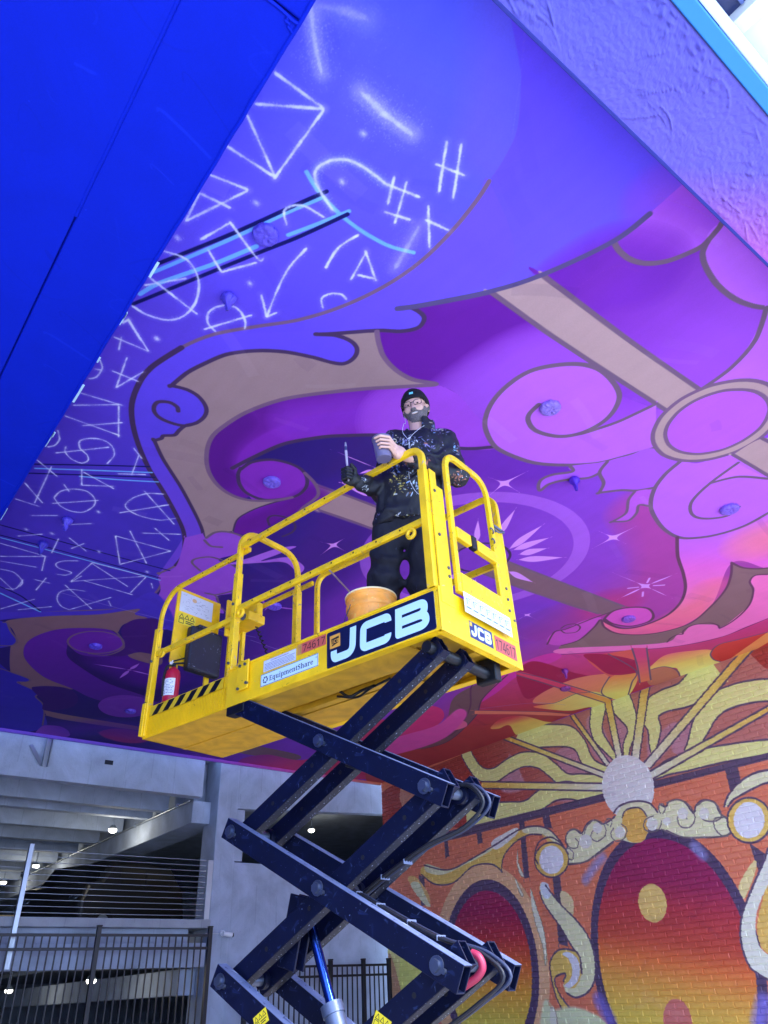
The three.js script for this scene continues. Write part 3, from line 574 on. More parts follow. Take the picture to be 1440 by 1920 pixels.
["f",[243,243,222],[1410,685,1411,689,1410,693,1409,696,1407,699,1403,701,1400,702,1396,702,1392,702,1388,700,1385,697,1382,694,1380,691,1380,687,1380,683,1381,680,1384,677,1387,675,1391,674,1395,674,1399,674,1403,676,1406,679,1409,682]],
["f",[243,243,222],[1291,686,1291,689,1291,691,1290,694,1288,696,1285,698,1282,698,1279,699,1276,698,1273,697,1271,695,1269,693,1267,690,1267,687,1267,684,1269,682,1271,680,1273,678,1276,677,1279,677,1282,678,1285,679,1288,681,1290,683]],
["f",[243,210,109],[916,640,916,653,912,666,904,677,891,687,876,694,859,698,841,699,824,696,808,690,795,682,785,671,780,659,780,646,784,633,793,622,805,612,820,605,837,601,855,600,873,603,888,609,901,617,911,628]],
["l",[106,90,109],[916,640,916,653,912,666,904,677,891,687,876,694,859,698,841,699,824,696,808,690,795,682,785,671,780,659,780,646,784,633,793,622,805,612,820,605,837,601,855,600,873,603,888,609,901,617,911,628,916,640],0.03],
["f",[243,243,239],[896,643,897,653,894,663,888,672,880,680,869,686,857,689,844,689,832,687,820,682,811,675,804,666,800,656,800,646,802,636,808,626,817,619,827,613,839,610,852,610,864,612,876,617,885,624,892,633]],
["f",[243,210,109],[1567,641,1570,655,1568,668,1563,680,1554,690,1542,698,1528,702,1513,703,1498,700,1484,694,1471,685,1461,674,1455,661,1452,647,1454,634,1459,622,1468,612,1480,604,1494,600,1509,599,1524,602,1538,608,1551,617,1561,628]],
["l",[106,90,109],[1567,641,1570,655,1568,668,1563,680,1554,690,1542,698,1528,702,1513,703,1498,700,1484,694,1471,685,1461,674,1455,661,1452,647,1454,634,1459,622,1468,612,1480,604,1494,600,1509,599,1524,602,1538,608,1551,617,1561,628,1567,641],0.03],
["f",[243,243,239],[1551,644,1553,655,1553,666,1549,675,1543,683,1535,689,1525,692,1514,693,1503,690,1493,685,1484,678,1476,668,1471,658,1469,647,1470,636,1473,627,1479,619,1487,613,1497,610,1508,610,1519,612,1529,617,1538,625,1546,634]],
["f",[243,243,191],[1457,697,1475,717,1514,742,1571,757,1640,751,1631,727,1575,726,1527,716,1486,705,1467,692]],
["l",[106,90,109],[1456,694,1475,717,1514,742,1571,757,1640,751],0.03],
["l",[106,90,109],[1467,692,1486,705,1527,716,1575,726,1631,726],0.03],
["l",[106,90,109],[792,645,783,669,807,705,855,714,894,692,918,658],0.03],
["f",[243,243,191],[794,591,818,573,856,526,906,479,940,435,951,382,938,331,907,301,861,289,829,300,821,323,837,313,868,318,894,346,898,385,872,420,843,470,793,532,784,570]],
["f",[235,243,243],[794,591,820,584,824,551,801,546,787,566]],
["f",[243,210,109],[781,357,787,384,818,406,859,407,895,392,894,346,867,315,837,313,823,329,835,348,792,337,803,297,850,246,884,227,826,227,790,285]],
["f",[243,243,241],[834,397,857,401,884,386,892,359,875,327,842,312,826,319,852,335,863,360,854,384]],
["l",[106,90,109],[783,566,793,532,842,467,875,413,898,385,896,346],0.03],
["l",[106,90,109],[809,582,856,526,906,479,940,435,951,382,938,331,907,301,861,289,829,300],0.03],
["l",[106,90,109],[894,346,895,392,859,407,818,406,787,384,779,351,790,285,826,227],0.03],
["l",[106,90,109],[823,329,835,348,792,337,803,297,850,246,882,221],0.03],
["f",[235,243,189],[774,259,855,264,948,227,921,156,710,152,738,279],0.02],
["f",[243,243,217],[1538,581,1513,549,1473,506,1427,452,1407,413,1400,374,1408,335,1442,310,1478,301,1495,347,1460,360,1443,388,1457,438,1489,481,1527,511,1561,531,1581,587]],
["f",[243,203,107],[1510,502,1480,464,1454,421,1448,382,1461,362,1497,352,1555,514]],
["l",[106,90,109],[1538,581,1513,549,1473,506,1427,452,1407,413,1400,374,1408,335,1442,310],0.03],
["f",[243,243,211],[713,699,710,656,726,618,710,624,702,657]],
["l",[171,156,123],[713,699,710,656,726,618,710,624,702,657],0.015],
["f",[243,243,211],[685,619,710,570,703,563,691,588]],
["l",[171,156,123],[685,619,710,570,703,563,691,588],0.015],
["f",[243,243,211],[747,581,762,520,777,461,774,399,763,372,763,420,748,478,741,522]],
["l",[171,156,123],[747,581,762,520,777,461,774,399,763,372,763,420,748,478,741,522],0.015],
["f",[243,243,211],[760,266,775,262,777,228,751,221]],
["l",[171,156,123],[760,266,775,262,777,228,751,221],0.015],
["f",[243,203,123],[142,676,240,578,258,610,190,680]],
["f",[243,243,191],[156,657,203,660,243,603,261,576,226,588]]
] };
function smooth(x, p, close) {                // Catmull-Rom; a doubled point is a corner
  const n = p.length / 2, P = (i) => { if (close) i = (i + n) % n; else i = Math.max(0, Math.min(n - 1, i)); return [p[2 * i], p[2 * i + 1]]; };
  x.beginPath(); x.moveTo(...P(0));
  for (let i = 0; i < (close ? n : n - 1); i++) {
    const a = P(i - 1), b = P(i), c = P(i + 1), d = P(i + 2);
    x.bezierCurveTo(b[0] + (c[0] - a[0]) / 6, b[1] + (c[1] - a[1]) / 6, c[0] - (d[0] - b[0]) / 6, c[1] - (d[1] - b[1]) / 6, c[0], c[1]);
  }
  if (close) x.closePath();
}
function paintMural(ops, w, h, place) {       // place(ctx): puts the plane's 5 mm grid on the canvas; returns canvas pixels per grid step
  const [c, x] = canvas(w, h); const k = place(x);
  x.lineCap = 'round'; x.lineJoin = 'round';
  const rgb = (c0) => `rgb(${c0.join(',')})`;
  const ink = (c0) => { if (!Array.isArray(c0[0])) return rgb(c0); const g = x.createLinearGradient(...c0[0], ...c0[1]); for (const [s, col] of c0[2]) g.addColorStop(s, rgb(col)); return g; };
  for (const o of ops) {
    const feather = (p, w, soft, al, n = 14) => {   // sprayed edge: many thin coats of different width
      x.globalAlpha = 1 - Math.pow(1 - Math.min(0.995, al), 1 / n * 1.6);
      for (let q = 0; q < n; q++) { x.lineWidth = Math.max(0.3, w + soft * 2 * (1 - 2 * (q + 0.5) / n)); smooth(x, p, false); x.stroke(); }
      x.globalAlpha = 1;
    };
    if (o[0] === 'base') { x.save(); x.resetTransform(); x.fillStyle = rgb(o[1]); x.fillRect(0, 0, w, h); x.restore(); }
    if (o[0] === 'f') { x.fillStyle = ink(o[1]); smooth(x, o[2], true); x.fill(); if (o[3] && !Array.isArray(o[1][0])) { x.strokeStyle = rgb(o[1]); feather([...o[2], o[2][0], o[2][1]], o[3] * 200, o[3] * 200, 0.6, 6); } }
    if (o[0] === 'l') { x.strokeStyle = rgb(o[1]); x.lineWidth = o[3] * 200 * 0.82; smooth(x, o[2], false); x.stroke(); }
    if (o[0] === 'b') { x.strokeStyle = rgb(o[1]); feather(o[2], o[3] * 180, o[4] * 280, o[5], 30); }
    if (o[0] === 'k') { x.save(); smooth(x, o[1], true); x.clip(); }
    if (o[0] === 'u') x.restore();
    if (o[0] === 'ring') {
      const [a, b] = o[1], R = Math.hypot(o[2][0] - a, o[2][1] - b), r = Math.hypot(o[3][0] - a, o[3][1] - b);
      x.strokeStyle = rgb(o[4]); x.lineWidth = R - r; x.globalAlpha = 0.6; x.beginPath(); x.arc(a, b, (R + r) / 2, 0, 7); x.stroke(); x.globalAlpha = 1;
    }
    if (o[0] === 's') {                       // sprayed chalk-white line: mist, then a broken core of dabs, then speckle
      const [, p, lw, al, sp] = o, n = p.length / 2, at = (i) => [p[2 * Math.max(0, Math.min(n - 1, i))], p[2 * Math.max(0, Math.min(n - 1, i)) + 1]], ph = rnd() * 90;
      x.strokeStyle = x.fillStyle = 'rgb(222, 228, 255)';
      feather(p, lw * 200 * 1.1, lw * 200 * (0.7 + sp * 0.4), al * 0.13, 8);
      if (sp) feather(p, lw * 200 * 0.5, lw * 200 * (0.3 + sp * 0.26), al * 0.4, 8);
      let run = 0, total = 0; for (let i = 0; i < n - 1; i++) total += Math.hypot(at(i + 1)[0] - at(i)[0], at(i + 1)[1] - at(i)[1]);
      for (let i = 0; i < n - 1; i++) {
        const A = at(i - 1), B = at(i), C = at(i + 1), D = at(i + 2), L = Math.hypot(C[0] - B[0], C[1] - B[1]), steps = Math.max(2, Math.ceil(L / (lw * 26)));
        for (let q = 0; q < steps; q++) {
          const t = q / steps, h = [0, 1].map((k) => 0.5 * (2 * B[k] + (C[k] - A[k]) * t + (2 * A[k] - 5 * B[k] + 4 * C[k] - D[k]) * t * t + (3 * B[k] - A[k] - 3 * C[k] + D[k]) * t * t * t));
          const s = run + L * t, end = Math.min(1, Math.min(s, total - s) / (lw * 200) + 0.35), wob = noise.noise(s * 0.05 + ph, 3, ph), w = lw * 100 * (0.52 + 0.34 * wob) * end;
          x.globalAlpha = al * Math.max(0.08, 0.5 + 0.45 * noise.noise(s * 0.11, ph, 7)) * (sp > 1 ? 0.35 : 0.8) * (0.5 + 0.5 * end);
          x.beginPath(); x.arc(h[0] + rr(-0.5, 0.5) * lw * 30, h[1] + rr(-0.5, 0.5) * lw * 30, Math.max(0.4, w), 0, 7); x.fill();
        }
        const dots = Math.round(L * (4.5 + sp * 8)) + sp * 20;
        for (let q = 0; q < dots; q++) { const t = rnd(), R = lw * 200 * (0.5 + sp * 0.5) * (rnd() + rnd() + rnd() - 1.5) * 1.5, an = rnd() * 6.3; x.globalAlpha = al * rr(0.25, 0.7); const s = rr(0.3, 0.75); x.fillRect(B[0] + (C[0] - B[0]) * t + Math.cos(an) * R, B[1] + (C[1] - B[1]) * t + Math.sin(an) * R, s, s); }
        run += L;
      }
      x.globalAlpha = 1;
    }
  }
  // brush overlaps left in the coat
  for (let i = 0; i < 240; i++) { const a = rnd() * 2400, b = rnd() * 2600, d = rr(-0.9, 0.9), l = rr(20, 110); x.globalAlpha = rr(0.02, 0.06); x.strokeStyle = rnd() < 0.5 ? 'rgb(255, 240, 255)' : 'rgb(20, 0, 60)'; x.lineWidth = rr(6, 22); x.lineCap = 'butt'; x.beginPath(); x.moveTo(a, b); x.quadraticCurveTo(a + l * 0.5, b + l * d * 0.5 + rr(-8, 8), a + l, b + l * d); x.stroke(); } x.globalAlpha = 1;
  // roller nap and brush streaks in the paint
  const d = x.getImageData(0, 0, w, h), a = d.data;
  for (let j = 0; j < h; j++) for (let i = 0; i < w; i++) {
    const q = 1 + 0.018 * noise.noise(i * 0.011, j * 0.035, 1.7) + 0.016 * noise.noise(i * 0.07, j * 0.016, 9.1) + 0.03 * (rnd() - 0.5), o = (j * w + i) * 4;
    a[o] *= q; a[o + 1] *= q; a[o + 2] = Math.min(255, a[o + 2] * q);
  }
  x.putImageData(d, 0, 0); return c;
}
const CX0 = 0.5, CX1 = 9.9, CD0 = 0.4, CD1 = 12.5;       // ceiling picture: x from CX0 to CX1, -z from CD0 to CD1
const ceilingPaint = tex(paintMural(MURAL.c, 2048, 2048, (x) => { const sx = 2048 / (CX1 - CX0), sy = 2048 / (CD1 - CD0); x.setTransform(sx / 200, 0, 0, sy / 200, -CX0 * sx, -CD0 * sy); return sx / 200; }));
const WALL_L = 11.8, WALL_H = 5.3;                        // wall picture: from the far end of the wall towards the street
const wallPaint = tex(paintMural(MURAL.w, 2048, 920, (x) => { const s = 2048 / WALL_L; x.setTransform(s / 200, 0, 0, -s / 200, 0, WALL_H * s); return s / 200; }));
// ---------- ground ----------
const groundMap = tex(tinted(512, [176, 176, 176], (x, n) => { for (let i = 0; i < 500; i++) { x.globalAlpha = rr(0.04, 0.2); x.fillStyle = rnd() < 0.5 ? '#6d6d72' : '#b4b2ae'; x.beginPath(); x.ellipse(rnd() * n, rnd() * n, rr(1, 7), rr(1, 5), rnd() * 3, 0, 7); x.fill(); } x.globalAlpha = 1; }), 3);
{ const g = metres(new THREE.PlaneGeometry(240, 240).rotateX(-Math.PI / 2)); const m = shade(new THREE.Mesh(g, std({ map: groundMap, roughness: 0.9 }))); m.name = 'ground'; m.userData = { kind: 'structure', label: 'pale concrete pavement under and in front of the painted passage' }; scene.add(m); }

// ---------- painted ceiling ----------
const HC = 5.3, LIP = -12.44, XB = 0.683, XW = 9.82, YB = 4.9;
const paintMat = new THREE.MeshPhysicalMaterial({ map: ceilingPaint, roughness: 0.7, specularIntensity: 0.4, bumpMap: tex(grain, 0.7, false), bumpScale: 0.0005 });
{
  const c = thing('painted_ceiling', 'large flat ceiling painted with a blue and purple scroll mural', 'ceiling');
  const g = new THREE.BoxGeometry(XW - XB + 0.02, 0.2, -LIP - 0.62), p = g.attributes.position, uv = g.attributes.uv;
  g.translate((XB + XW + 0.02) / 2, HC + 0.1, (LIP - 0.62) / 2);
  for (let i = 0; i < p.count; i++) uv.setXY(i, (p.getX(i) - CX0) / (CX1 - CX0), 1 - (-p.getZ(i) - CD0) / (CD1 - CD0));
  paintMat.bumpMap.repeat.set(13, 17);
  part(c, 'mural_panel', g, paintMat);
  const lip = new THREE.BoxGeometry(XW - XB, 0.075, 0.05, 60, 1, 1); lip.translate((XB + XW) / 2, HC - 0.005, LIP - 0.028);
  const col = new Float32Array(lip.attributes.position.count * 3), A = new THREE.Color('#7a52e0'), B = new THREE.Color('#c04ec0'), C = new THREE.Color('#d87a58'), t = new THREE.Color();
  for (let i = 0; i < lip.attributes.position.count; i++) { const s = (lip.attributes.position.getX(i) - 5) / 5; if (s < 0.45) t.copy(A).lerp(B, Math.max(0, s / 0.45)); else t.copy(B).lerp(C, Math.min(1, (s - 0.45) / 0.5)); col.set([t.r, t.g, t.b], i * 3); }
  lip.setAttribute('color', new THREE.BufferAttribute(col, 3));
  part(c, 'edge_trim', lip, std({ vertexColors: true, roughness: 0.5 }), 'purple to orange painted metal edge trim');
}
// ---------- blue bulkhead on the left ----------
const scuffMarks = (x, n) => { for (let i = 0; i < 24; i++) { x.globalAlpha = rr(0.05, 0.16); x.strokeStyle = rnd() < 0.5 ? 'rgb(60, 90, 255)' : 'rgb(0, 10, 120)'; x.lineWidth = rr(1, 5); x.beginPath(); const a = rnd() * n, b = rnd() * n; x.moveTo(a, b); x.quadraticCurveTo(a + rr(-60, 60), b + rr(-60, 60), a + rr(-120, 120), b + rr(-40, 40)); x.stroke(); } x.globalAlpha = 1; };
const blueTex = tex(tinted(512, [1, 32, 186], (x, n) => { scuffMarks(x, n); for (let i = 0; i < 40; i++) { x.globalAlpha = rr(0.1, 0.4); x.fillStyle = rnd() < 0.5 ? '#4a64ff' : '#0518b0'; x.beginPath(); x.arc(rnd() * n, rnd() * n, rr(0.4, 1.4), 0, 7); x.fill(); } x.globalAlpha = 1; }, 0.06), 1.6);
const blueMat = new THREE.MeshPhysicalMaterial({ map: blueTex, roughness: 0.7, specularIntensity: 0.3, bumpMap: tex(grain, 0.6, false), bumpScale: 0.001 });
{
  const b = thing('blue_bulkhead', 'lower bright blue painted soffit with a seam running along it', 'soffit');
  const sx = 0.246, zj = -1.19;
  part(b, 'panel', box(sx + 0.004, XB, YB, 5.6, -12.5, zj - 0.004, 0.012), blueMat);
  part(b, 'panel', box(-9, sx - 0.004, YB, 5.6, -12.5, -0.3, 0.004), blueMat);
  part(b, 'panel', box(sx + 0.004, XB - 0.004, YB, 5.6, zj + 0.004, -0.3, 0.012), blueMat);
  part(b, 'backing', box(-8.9, XB - 0.02, YB + 0.03, 5.58, -12.48, -0.32), blueMat);
  // filler beads over the joints: ragged caulk
  const bead = (a, d, r, n, wob) => { const pts = []; for (let i = 0; i <= n; i++) pts.push(a.clone().lerp(d, i / n).add(V(rr(-1, 1) * wob, rr(-0.5, 0.5) * wob, rr(-1, 1) * wob))); return hose(pts, r, n * 3, 6); };
  part(b, 'caulk_bead', bead(V(sx, YB + 0.004, -0.4), V(sx, YB + 0.004, -2.6), 0.009, 30, 0.0012), blueMat);
  part(b, 'caulk_bead', [bead(V(sx, YB + 0.004, zj), V(XB - 0.01, YB, zj - 0.01), 0.008, 14, 0.004), bead(V(XB - 0.012, YB - 0.002, -0.6), V(XB - 0.012, YB - 0.002, -9), 0.009, 70, 0.003), bead(V(XB - 0.07, YB + 0.001, zj - 0.02), V(XB - 0.015, YB, zj - 0.05), 0.008, 8, 0.005)], blueMat);
  const tapeMat = std({ color: 0xbfe8ff, roughness: 0.7 });        // torn tape showing along the inner edge
  for (let i = 0; i < 22; i++) { const z = -rr(2.6, 9.5), l = rr(0.05, 0.2); part(b, 'masking_tape', box(XB - 0.004, XB + rr(0.003, 0.014), YB + 0.006, YB + 0.012, z - l, z), tapeMat, 'torn pale masking tape'); }
}
{ // wall under the blue soffit, left of the frame: it carries the soffit and keeps the left side of the passage dim
  const w = thing('side_wall', 'plain wall carrying the blue soffit on the left of the passage', 'wall');
  part(w, 'wall_face', box(-4.8, -4.5, 0, YB - 0.002, -12.5, -0.3), std({ color: 0x6a72a0, roughness: 0.8 }));
}
// ---------- stucco beam at the street edge, flashing, glazed canopy ----------
const trowel = field(1024, (u, v) => { const w = tile(u, v, 5, 3, 11), r = Math.abs(tile(u + w * 0.03, v, 14, 4, 2)); return 0.45 + 0.5 * tile(u, v, 60, 3, 5) + 0.35 * Math.max(0, 0.12 - r) * 4; });
{
  const b = thing('stucco_beam', 'rough stucco beam painted blue to violet at the street edge', 'beam');
  const x0 = 0.2, x1 = 11, z0 = -0.65, z1 = -0.226, nx = 900, nz = 84, pos = [], col = [], uv = [], idx = [];
  const c0 = new THREE.Color(0.07, 0.085, 0.52), c1 = new THREE.Color(0.12, 0.09, 0.52), c2 = new THREE.Color(0.4, 0.09, 0.48), t = new THREE.Color();
  const ridge = []; for (let i = 0; i < 60; i++) ridge.push([rr(0.3, 5.2), rr(-0.62, -0.25), rr(-0.5, 0.9), rr(0.03, 0.22), rr(0.0025, 0.005), rr(0.004, 0.011), rr(-3, 3)]);
  for (let j = 0; j <= nz; j++) for (let i = 0; i <= nx; i++) {
    const s = Math.pow(i / nx, 1.25), x = x0 + (x1 - x0) * s, z = z0 + (z1 - z0) * j / nz;
    let h = 0.008 * fbm(x * 5, z * 5, 1, 4) + 0.006 * fbm(x * 42, z * 42, 4, 3);
    const patch = Math.max(0, fbm(x * 2.2, z * 3, 8, 2) + 0.05); h += patch * 0.13 * Math.max(0, fbm(x * 34 + 3, z * 34, 2, 3));
    if (x < 5.6) for (const [rx, rz, an, len, wd, hi, bd] of ridge) { const dx = x - rx, dz = z - rz, a = dx * Math.cos(an) + dz * Math.sin(an); if (Math.abs(a) > len) continue; const q = -dx * Math.sin(an) + dz * Math.cos(an) - bd * a * a; if (Math.abs(q) < wd * 3) h += hi * Math.exp(-(q * q) / (wd * wd)) * (1 - (a / len) ** 2); }
    const e = Math.min(1, Math.min(j, nz - j) / 3); 
    pos.push(x, YB - h * e, z);
    const k = x - (z + 0.4) * 1.5; if (k < 2.8) t.copy(c0).lerp(c1, Math.max(0, (k - 0.8) / 2)); else t.copy(c1).lerp(c2, Math.min(1, (k - 2.8) / 0.9)); col.push(t.r, t.g, t.b); uv.push(x, z);
    if (i < nx && j < nz) { const a = j * (nx + 1) + i; idx.push(a, a + 1, a + nx + 1, a + 1, a + nx + 2, a + nx + 1); }
  }
  const g = new THREE.BufferGeometry(); g.setAttribute('position', new THREE.Float32BufferAttribute(pos, 3)); g.setAttribute('color', new THREE.Float32BufferAttribute(col, 3)); g.setAttribute('uv', new THREE.Float32BufferAttribute(uv, 2)); g.setIndex(idx); g.computeVertexNormals();
  part(b, 'underside', g, std({ vertexColors: true, roughness: 0.45, bumpMap: tex(trowel, 1, false), bumpScale: 0.004 }));
  part(b, 'beam_core', box(x0, x1, YB + 0.012, 5.6, z0 + 0.002, z1 - 0.002), std({ color: 0x2a3cc8, roughness: 0.6 }));
  part(b, 'corner_bead', [box(x0 + 0.48, x1, YB - 0.004, YB + 0.05, z0 - 0.012, z0 + 0.004, 0.003)], std({ color: 0x18248a, roughness: 0.6 }));
  part(b, 'flashing', [box(x0, x1, YB - 0.012, YB + 0.06, -0.222, -0.158, 0.006)], std({ color: 0x2a86dc, roughness: 0.45 }), 'cyan blue metal flashing');
  part(b, 'drip_edge', [box(x0, x1, YB - 0.006, YB + 0.02, -0.2265, -0.2225)], std({ color: 0x101c66, roughness: 0.6 }));
}
{
  const f = thing('upper_facade', 'white framed glazed canopy and facade above the stucco beam', 'building');
  const white = std({ color: 0xe4ecec, roughness: 0.4 });
  part(f, 'upper_wall', box(-9, 14, 5.6, 11, -12.4, -0.3), std({ color: 0xc9d2d6, roughness: 0.8 }));
  for (let k = 0; k < 8; k++) part(f, 'glazing_bead', [box(1.634 + k * 0.66, 1.65 + k * 0.66, YB + 0.2, YB + 0.219, -0.115, 0.9), box(1.634 + k * 0.66, 2.2 + k * 0.66, YB + 0.2, YB + 0.219, -0.06 + (k % 2) * 0.1, -0.045 + (k % 2) * 0.1)], std({ color: 0x5a6ca8, roughness: 0.4 }));
  part(f, 'ledge', box(0.2, 11, YB + 0.02, YB + 0.12, -0.155, -0.115, 0.004), white);
  for (let k = 0; k < 8; k++) part(f, 'mullion', box(1.55 + k * 0.66, 1.63 + k * 0.66, YB + 0.16, YB + 0.3, -0.3, 0.9, 0.005), white);
  for (let k = 0; k < 7; k++) part(f, 'window_pane', box(1.63 + k * 0.66, 2.21 + k * 0.66, YB + 0.22, YB + 0.228, -0.3, 0.9), k === 1 || k === 3 ? std({ color: 0xe8f2f4, roughness: 0.35 }) : std({ color: 0x2c3868, roughness: 0.25 }));
}
// ---------- painted brick wall ----------
{
  const w = thing('brick_wall', 'brick wall painted with sun rays, scrolls and orange sunset ovals', 'wall', null, [XW, 0, 0]);
  const bumpG = tex(grain, 1, false); bumpG.repeat.set(40, 18);
  const mat = std({ map: wallPaint, roughness: 0.42, bumpMap: bumpG, bumpScale: 0.004 });
  const UV = (y, z) => [(z + 12.45) / WALL_L, y / WALL_H];
  { const g = new THREE.BoxGeometry(0.3, HC, WALL_L), p = g.attributes.position, uv = g.attributes.uv; g.translate(0.1595, HC / 2, WALL_L / 2 - 12.45); for (let i = 0; i < p.count; i++) uv.setXY(i, ...UV(p.getY(i), p.getZ(i))); part(w, 'mortar_bed', g, mat); }
  const bl = 0.2032, ch = 0.0712, gap = 0.0055, list = [];
  for (let r = 0; r < 74; r++) for (let k = -1; k < 59; k++) {
    const y0 = r * ch + gap, y1 = (r + 1) * ch - gap, s = (r % 2) * bl / 2, a = Math.max(0.002, k * bl + s + gap + rr(-0.002, 0.002)), b = Math.min(WALL_L - 0.002, (k + 1) * bl + s - gap);
    if (b - a < 0.03 || y1 > HC) continue;
    list.push([a - 12.45, b - 12.45, y0, y1, -rr(-0.001, 0.004), rr(-0.003, 0.003), rr(-0.002, 0.002)]);
  }
  const brick = ([z0, z1, y0, y1, off, tz, ty]) => {
    const e = 0.006, dep = 0.0, P = [], U = [], I = [];
    const put = (x, y, z) => { P.push(x, y, z); U.push(...UV(y, z)); };
    const fx = (y, z) => -0.0005 + off + tz * ((z - (z0 + z1) / 2) / 0.1) + ty * ((y - (y0 + y1) / 2) / 0.033);
    for (const [y, z] of [[y0, z0], [y0, z1], [y1, z1], [y1, z0]]) put(0.009 + dep, y, z);
    for (const [y, z] of [[y0 + e, z0 + e], [y0 + e, z1 - e], [y1 - e, z1 - e], [y1 - e, z0 + e]]) put(fx(y, z), y, z);
    I.push(4, 5, 6, 4, 6, 7); for (let k = 0; k < 4; k++) { const n = (k + 1) % 4; I.push(k, n, 4 + n, k, 4 + n, 4 + k); }
    const g = new THREE.BufferGeometry(); g.setAttribute('position', new THREE.Float32BufferAttribute(P, 3)); g.setAttribute('uv', new THREE.Float32BufferAttribute(U, 2)); g.setIndex(I);
    const q = g.toNonIndexed(); q.computeVertexNormals(); return q;
  };
  const score = ([z0, z1, y0, y1]) => { const z = (z0 + z1) / 2, y = (y0 + y1) / 2; return z < -4.9 - (y < 2 ? 0.6 : 0) && y > 1.5 ? Math.hypot(XW, z, y - 1.6) : 999; };
  list.sort((a, b) => score(a) - score(b));
  list.slice(0, 290).forEach((b) => part(w, 'brick', brick(b), mat));
  const rest = part(w, 'brick_field', list.slice(290).map(brick), mat); rest.userData.kind = 'stuff';
}
// ---------- parking garage at the far end ----------
const concreteTex = tex(tinted(512, [160, 172, 192], (x, n) => {
  for (let i = 0; i < 60; i++) { x.globalAlpha = rr(0.03, 0.12); x.fillStyle = rnd() < 0.6 ? '#50545e' : '#d4d6d8'; x.fillRect(rnd() * n, rnd() * n, rr(1, 5), rr(20, 160)); }
  for (let i = 0; i < 400; i++) { x.globalAlpha = rr(0.1, 0.4); x.fillStyle = '#5a5c64'; x.beginPath(); x.arc(rnd() * n, rnd() * n, rr(0.3, 1.3), 0, 7); x.fill(); } x.globalAlpha = 1;
}), 2.2);
const concrete = std({ map: concreteTex, roughness: 0.85, bumpMap: tex(grain, 0.5, false), bumpScale: 0.002 });
const galv = std({ color: 0xa9b2bd, roughness: 0.38, metalness: 0.8 });
const railBlack = std({ color: 0x14161f, roughness: 0.45, metalness: 0.2 });
const GZ = -12.7;
{
  const g = thing('parking_garage', 'grey concrete parking garage with ribbed ceiling behind the passage', 'garage');
  part(g, 'front_beam', box(-7, 5.93, 4.68, 5.75, GZ - 0.2, GZ, 0.012), concrete);
  [-14.2, -14.95, -16.5, -17.9, -19.3, -20.8, -22.4, -24].forEach((z) => part(g, 'ceiling_rib', box(-7, 5.93, 4.7, 5.45, z - 0.14, z + 0.04, 0.01), concrete));
  part(g, 'roof_slab', box(-7.2, 16, 5.45, 5.75, -31, GZ - 0.21), concrete);
  part(g, 'girder', [box(5.9, 6.5, 4.3, 4.68, -30.8, GZ - 0.3, 0.015), box(6.05, 6.5, 4.68, 5.44, -30.8, GZ - 0.62)], concrete);
  const col = part(g, 'column', [box(6.25, 6.64, 0, 5.75, GZ - 0.55, GZ, 0.02)], concrete);
  part(col, 'joint', box(6.63, 6.652, 0, 5.4, GZ - 0.03, GZ - 0.004), concrete);
  // right bay: upper panel with a sloping lower edge, jamb, parapet wall
  { const s = new THREE.Shape(); s.moveTo(6.655, 4.56); s.lineTo(10.6, 4.8); s.lineTo(10.6, 5.75); s.lineTo(6.655, 5.75); s.closePath(); const e = metres(new THREE.ExtrudeGeometry(s, { depth: 0.2, bevelEnabled: true, bevelSize: 0.008, bevelThickness: 0.008, bevelSegments: 1 })); e.translate(0, 0, GZ - 0.24); part(g, 'wall_panel', e, concrete); }
  part(g, 'jamb', box(6.66, 6.83, 3.68, 4.545, GZ - 0.4, GZ - 0.05, 0.008), concrete);
  part(g, 'wall_panel', box(6.66, 10.6, 0, 3.66, GZ - 0.25, GZ - 0.03, 0.012), concrete);
  part(g, 'floor_slab', box(-7, 5.95, 2.43, 2.63, -30.8, GZ - 0.12), concrete); part(g, 'floor_slab', box(6.3, 16, 2.4, 2.6, -30.8, GZ - 0.3), concrete);
  part(g, 'slab_edge', box(-7, 6.24, 2.63, 2.755, GZ - 0.5, GZ + 0.09, 0.012), std({ map: concreteTex, color: 0xeee6da, roughness: 0.85 }), 'weathered pale slab edge under the cable railing');
  part(g, 'lower_beam', box(-7, 6.24, 2.09, 2.43, GZ - 0.3, GZ - 0.02, 0.01), concrete);
  part(g, 'back_wall', box(-7.2, 16, 0, 5.45, -31.2, -31), concrete); part(g, 'side_wall', box(-7.2, -7, 0, 5.45, -31, GZ), concrete); part(g, 'side_wall', box(16, 16.2, 0, 5.75, -31.2, GZ), concrete); part(g, 'side_wall', box(10.6, 16, 0, 5.75, GZ - 0.24, GZ - 0.02), concrete);
  part(g, 'lit_wall_piece', box(4.9, 5.7, 2.64, 3.55, -21.3, -21), std({ color: 0xa89c86, roughness: 0.9 }));  // stands for a lit stretch of back wall; its beige carries that light
  part(g, 'lower_girder', box(5.95, 6.4, 1.72, 2.08, -30.8, GZ - 0.35, 0.01), concrete);
  part(g, 'beam_pocket', box(4.1, 4.24, 5.03, 5.1, GZ - 0.01, GZ + 0.006), std({ color: 0x23262e, roughness: 1 }));
}
{ // conduit run along the girder and a sprinkler pipe under the ribs
  const c = thing('conduit_run', 'thin metal conduit fixed under the garage ribs beside the girder', 'pipe');
  part(c, 'conduit', rod(V(5.82, 4.66, -13), V(5.82, 4.66, -24), 0.016, 0.016, 8), galv); for (let k = 0; k < 6; k++) part(c, 'clip', box(5.79, 5.85, 4.64, 4.7, -13.5 - k * 2, -13.47 - k * 2), galv);
}
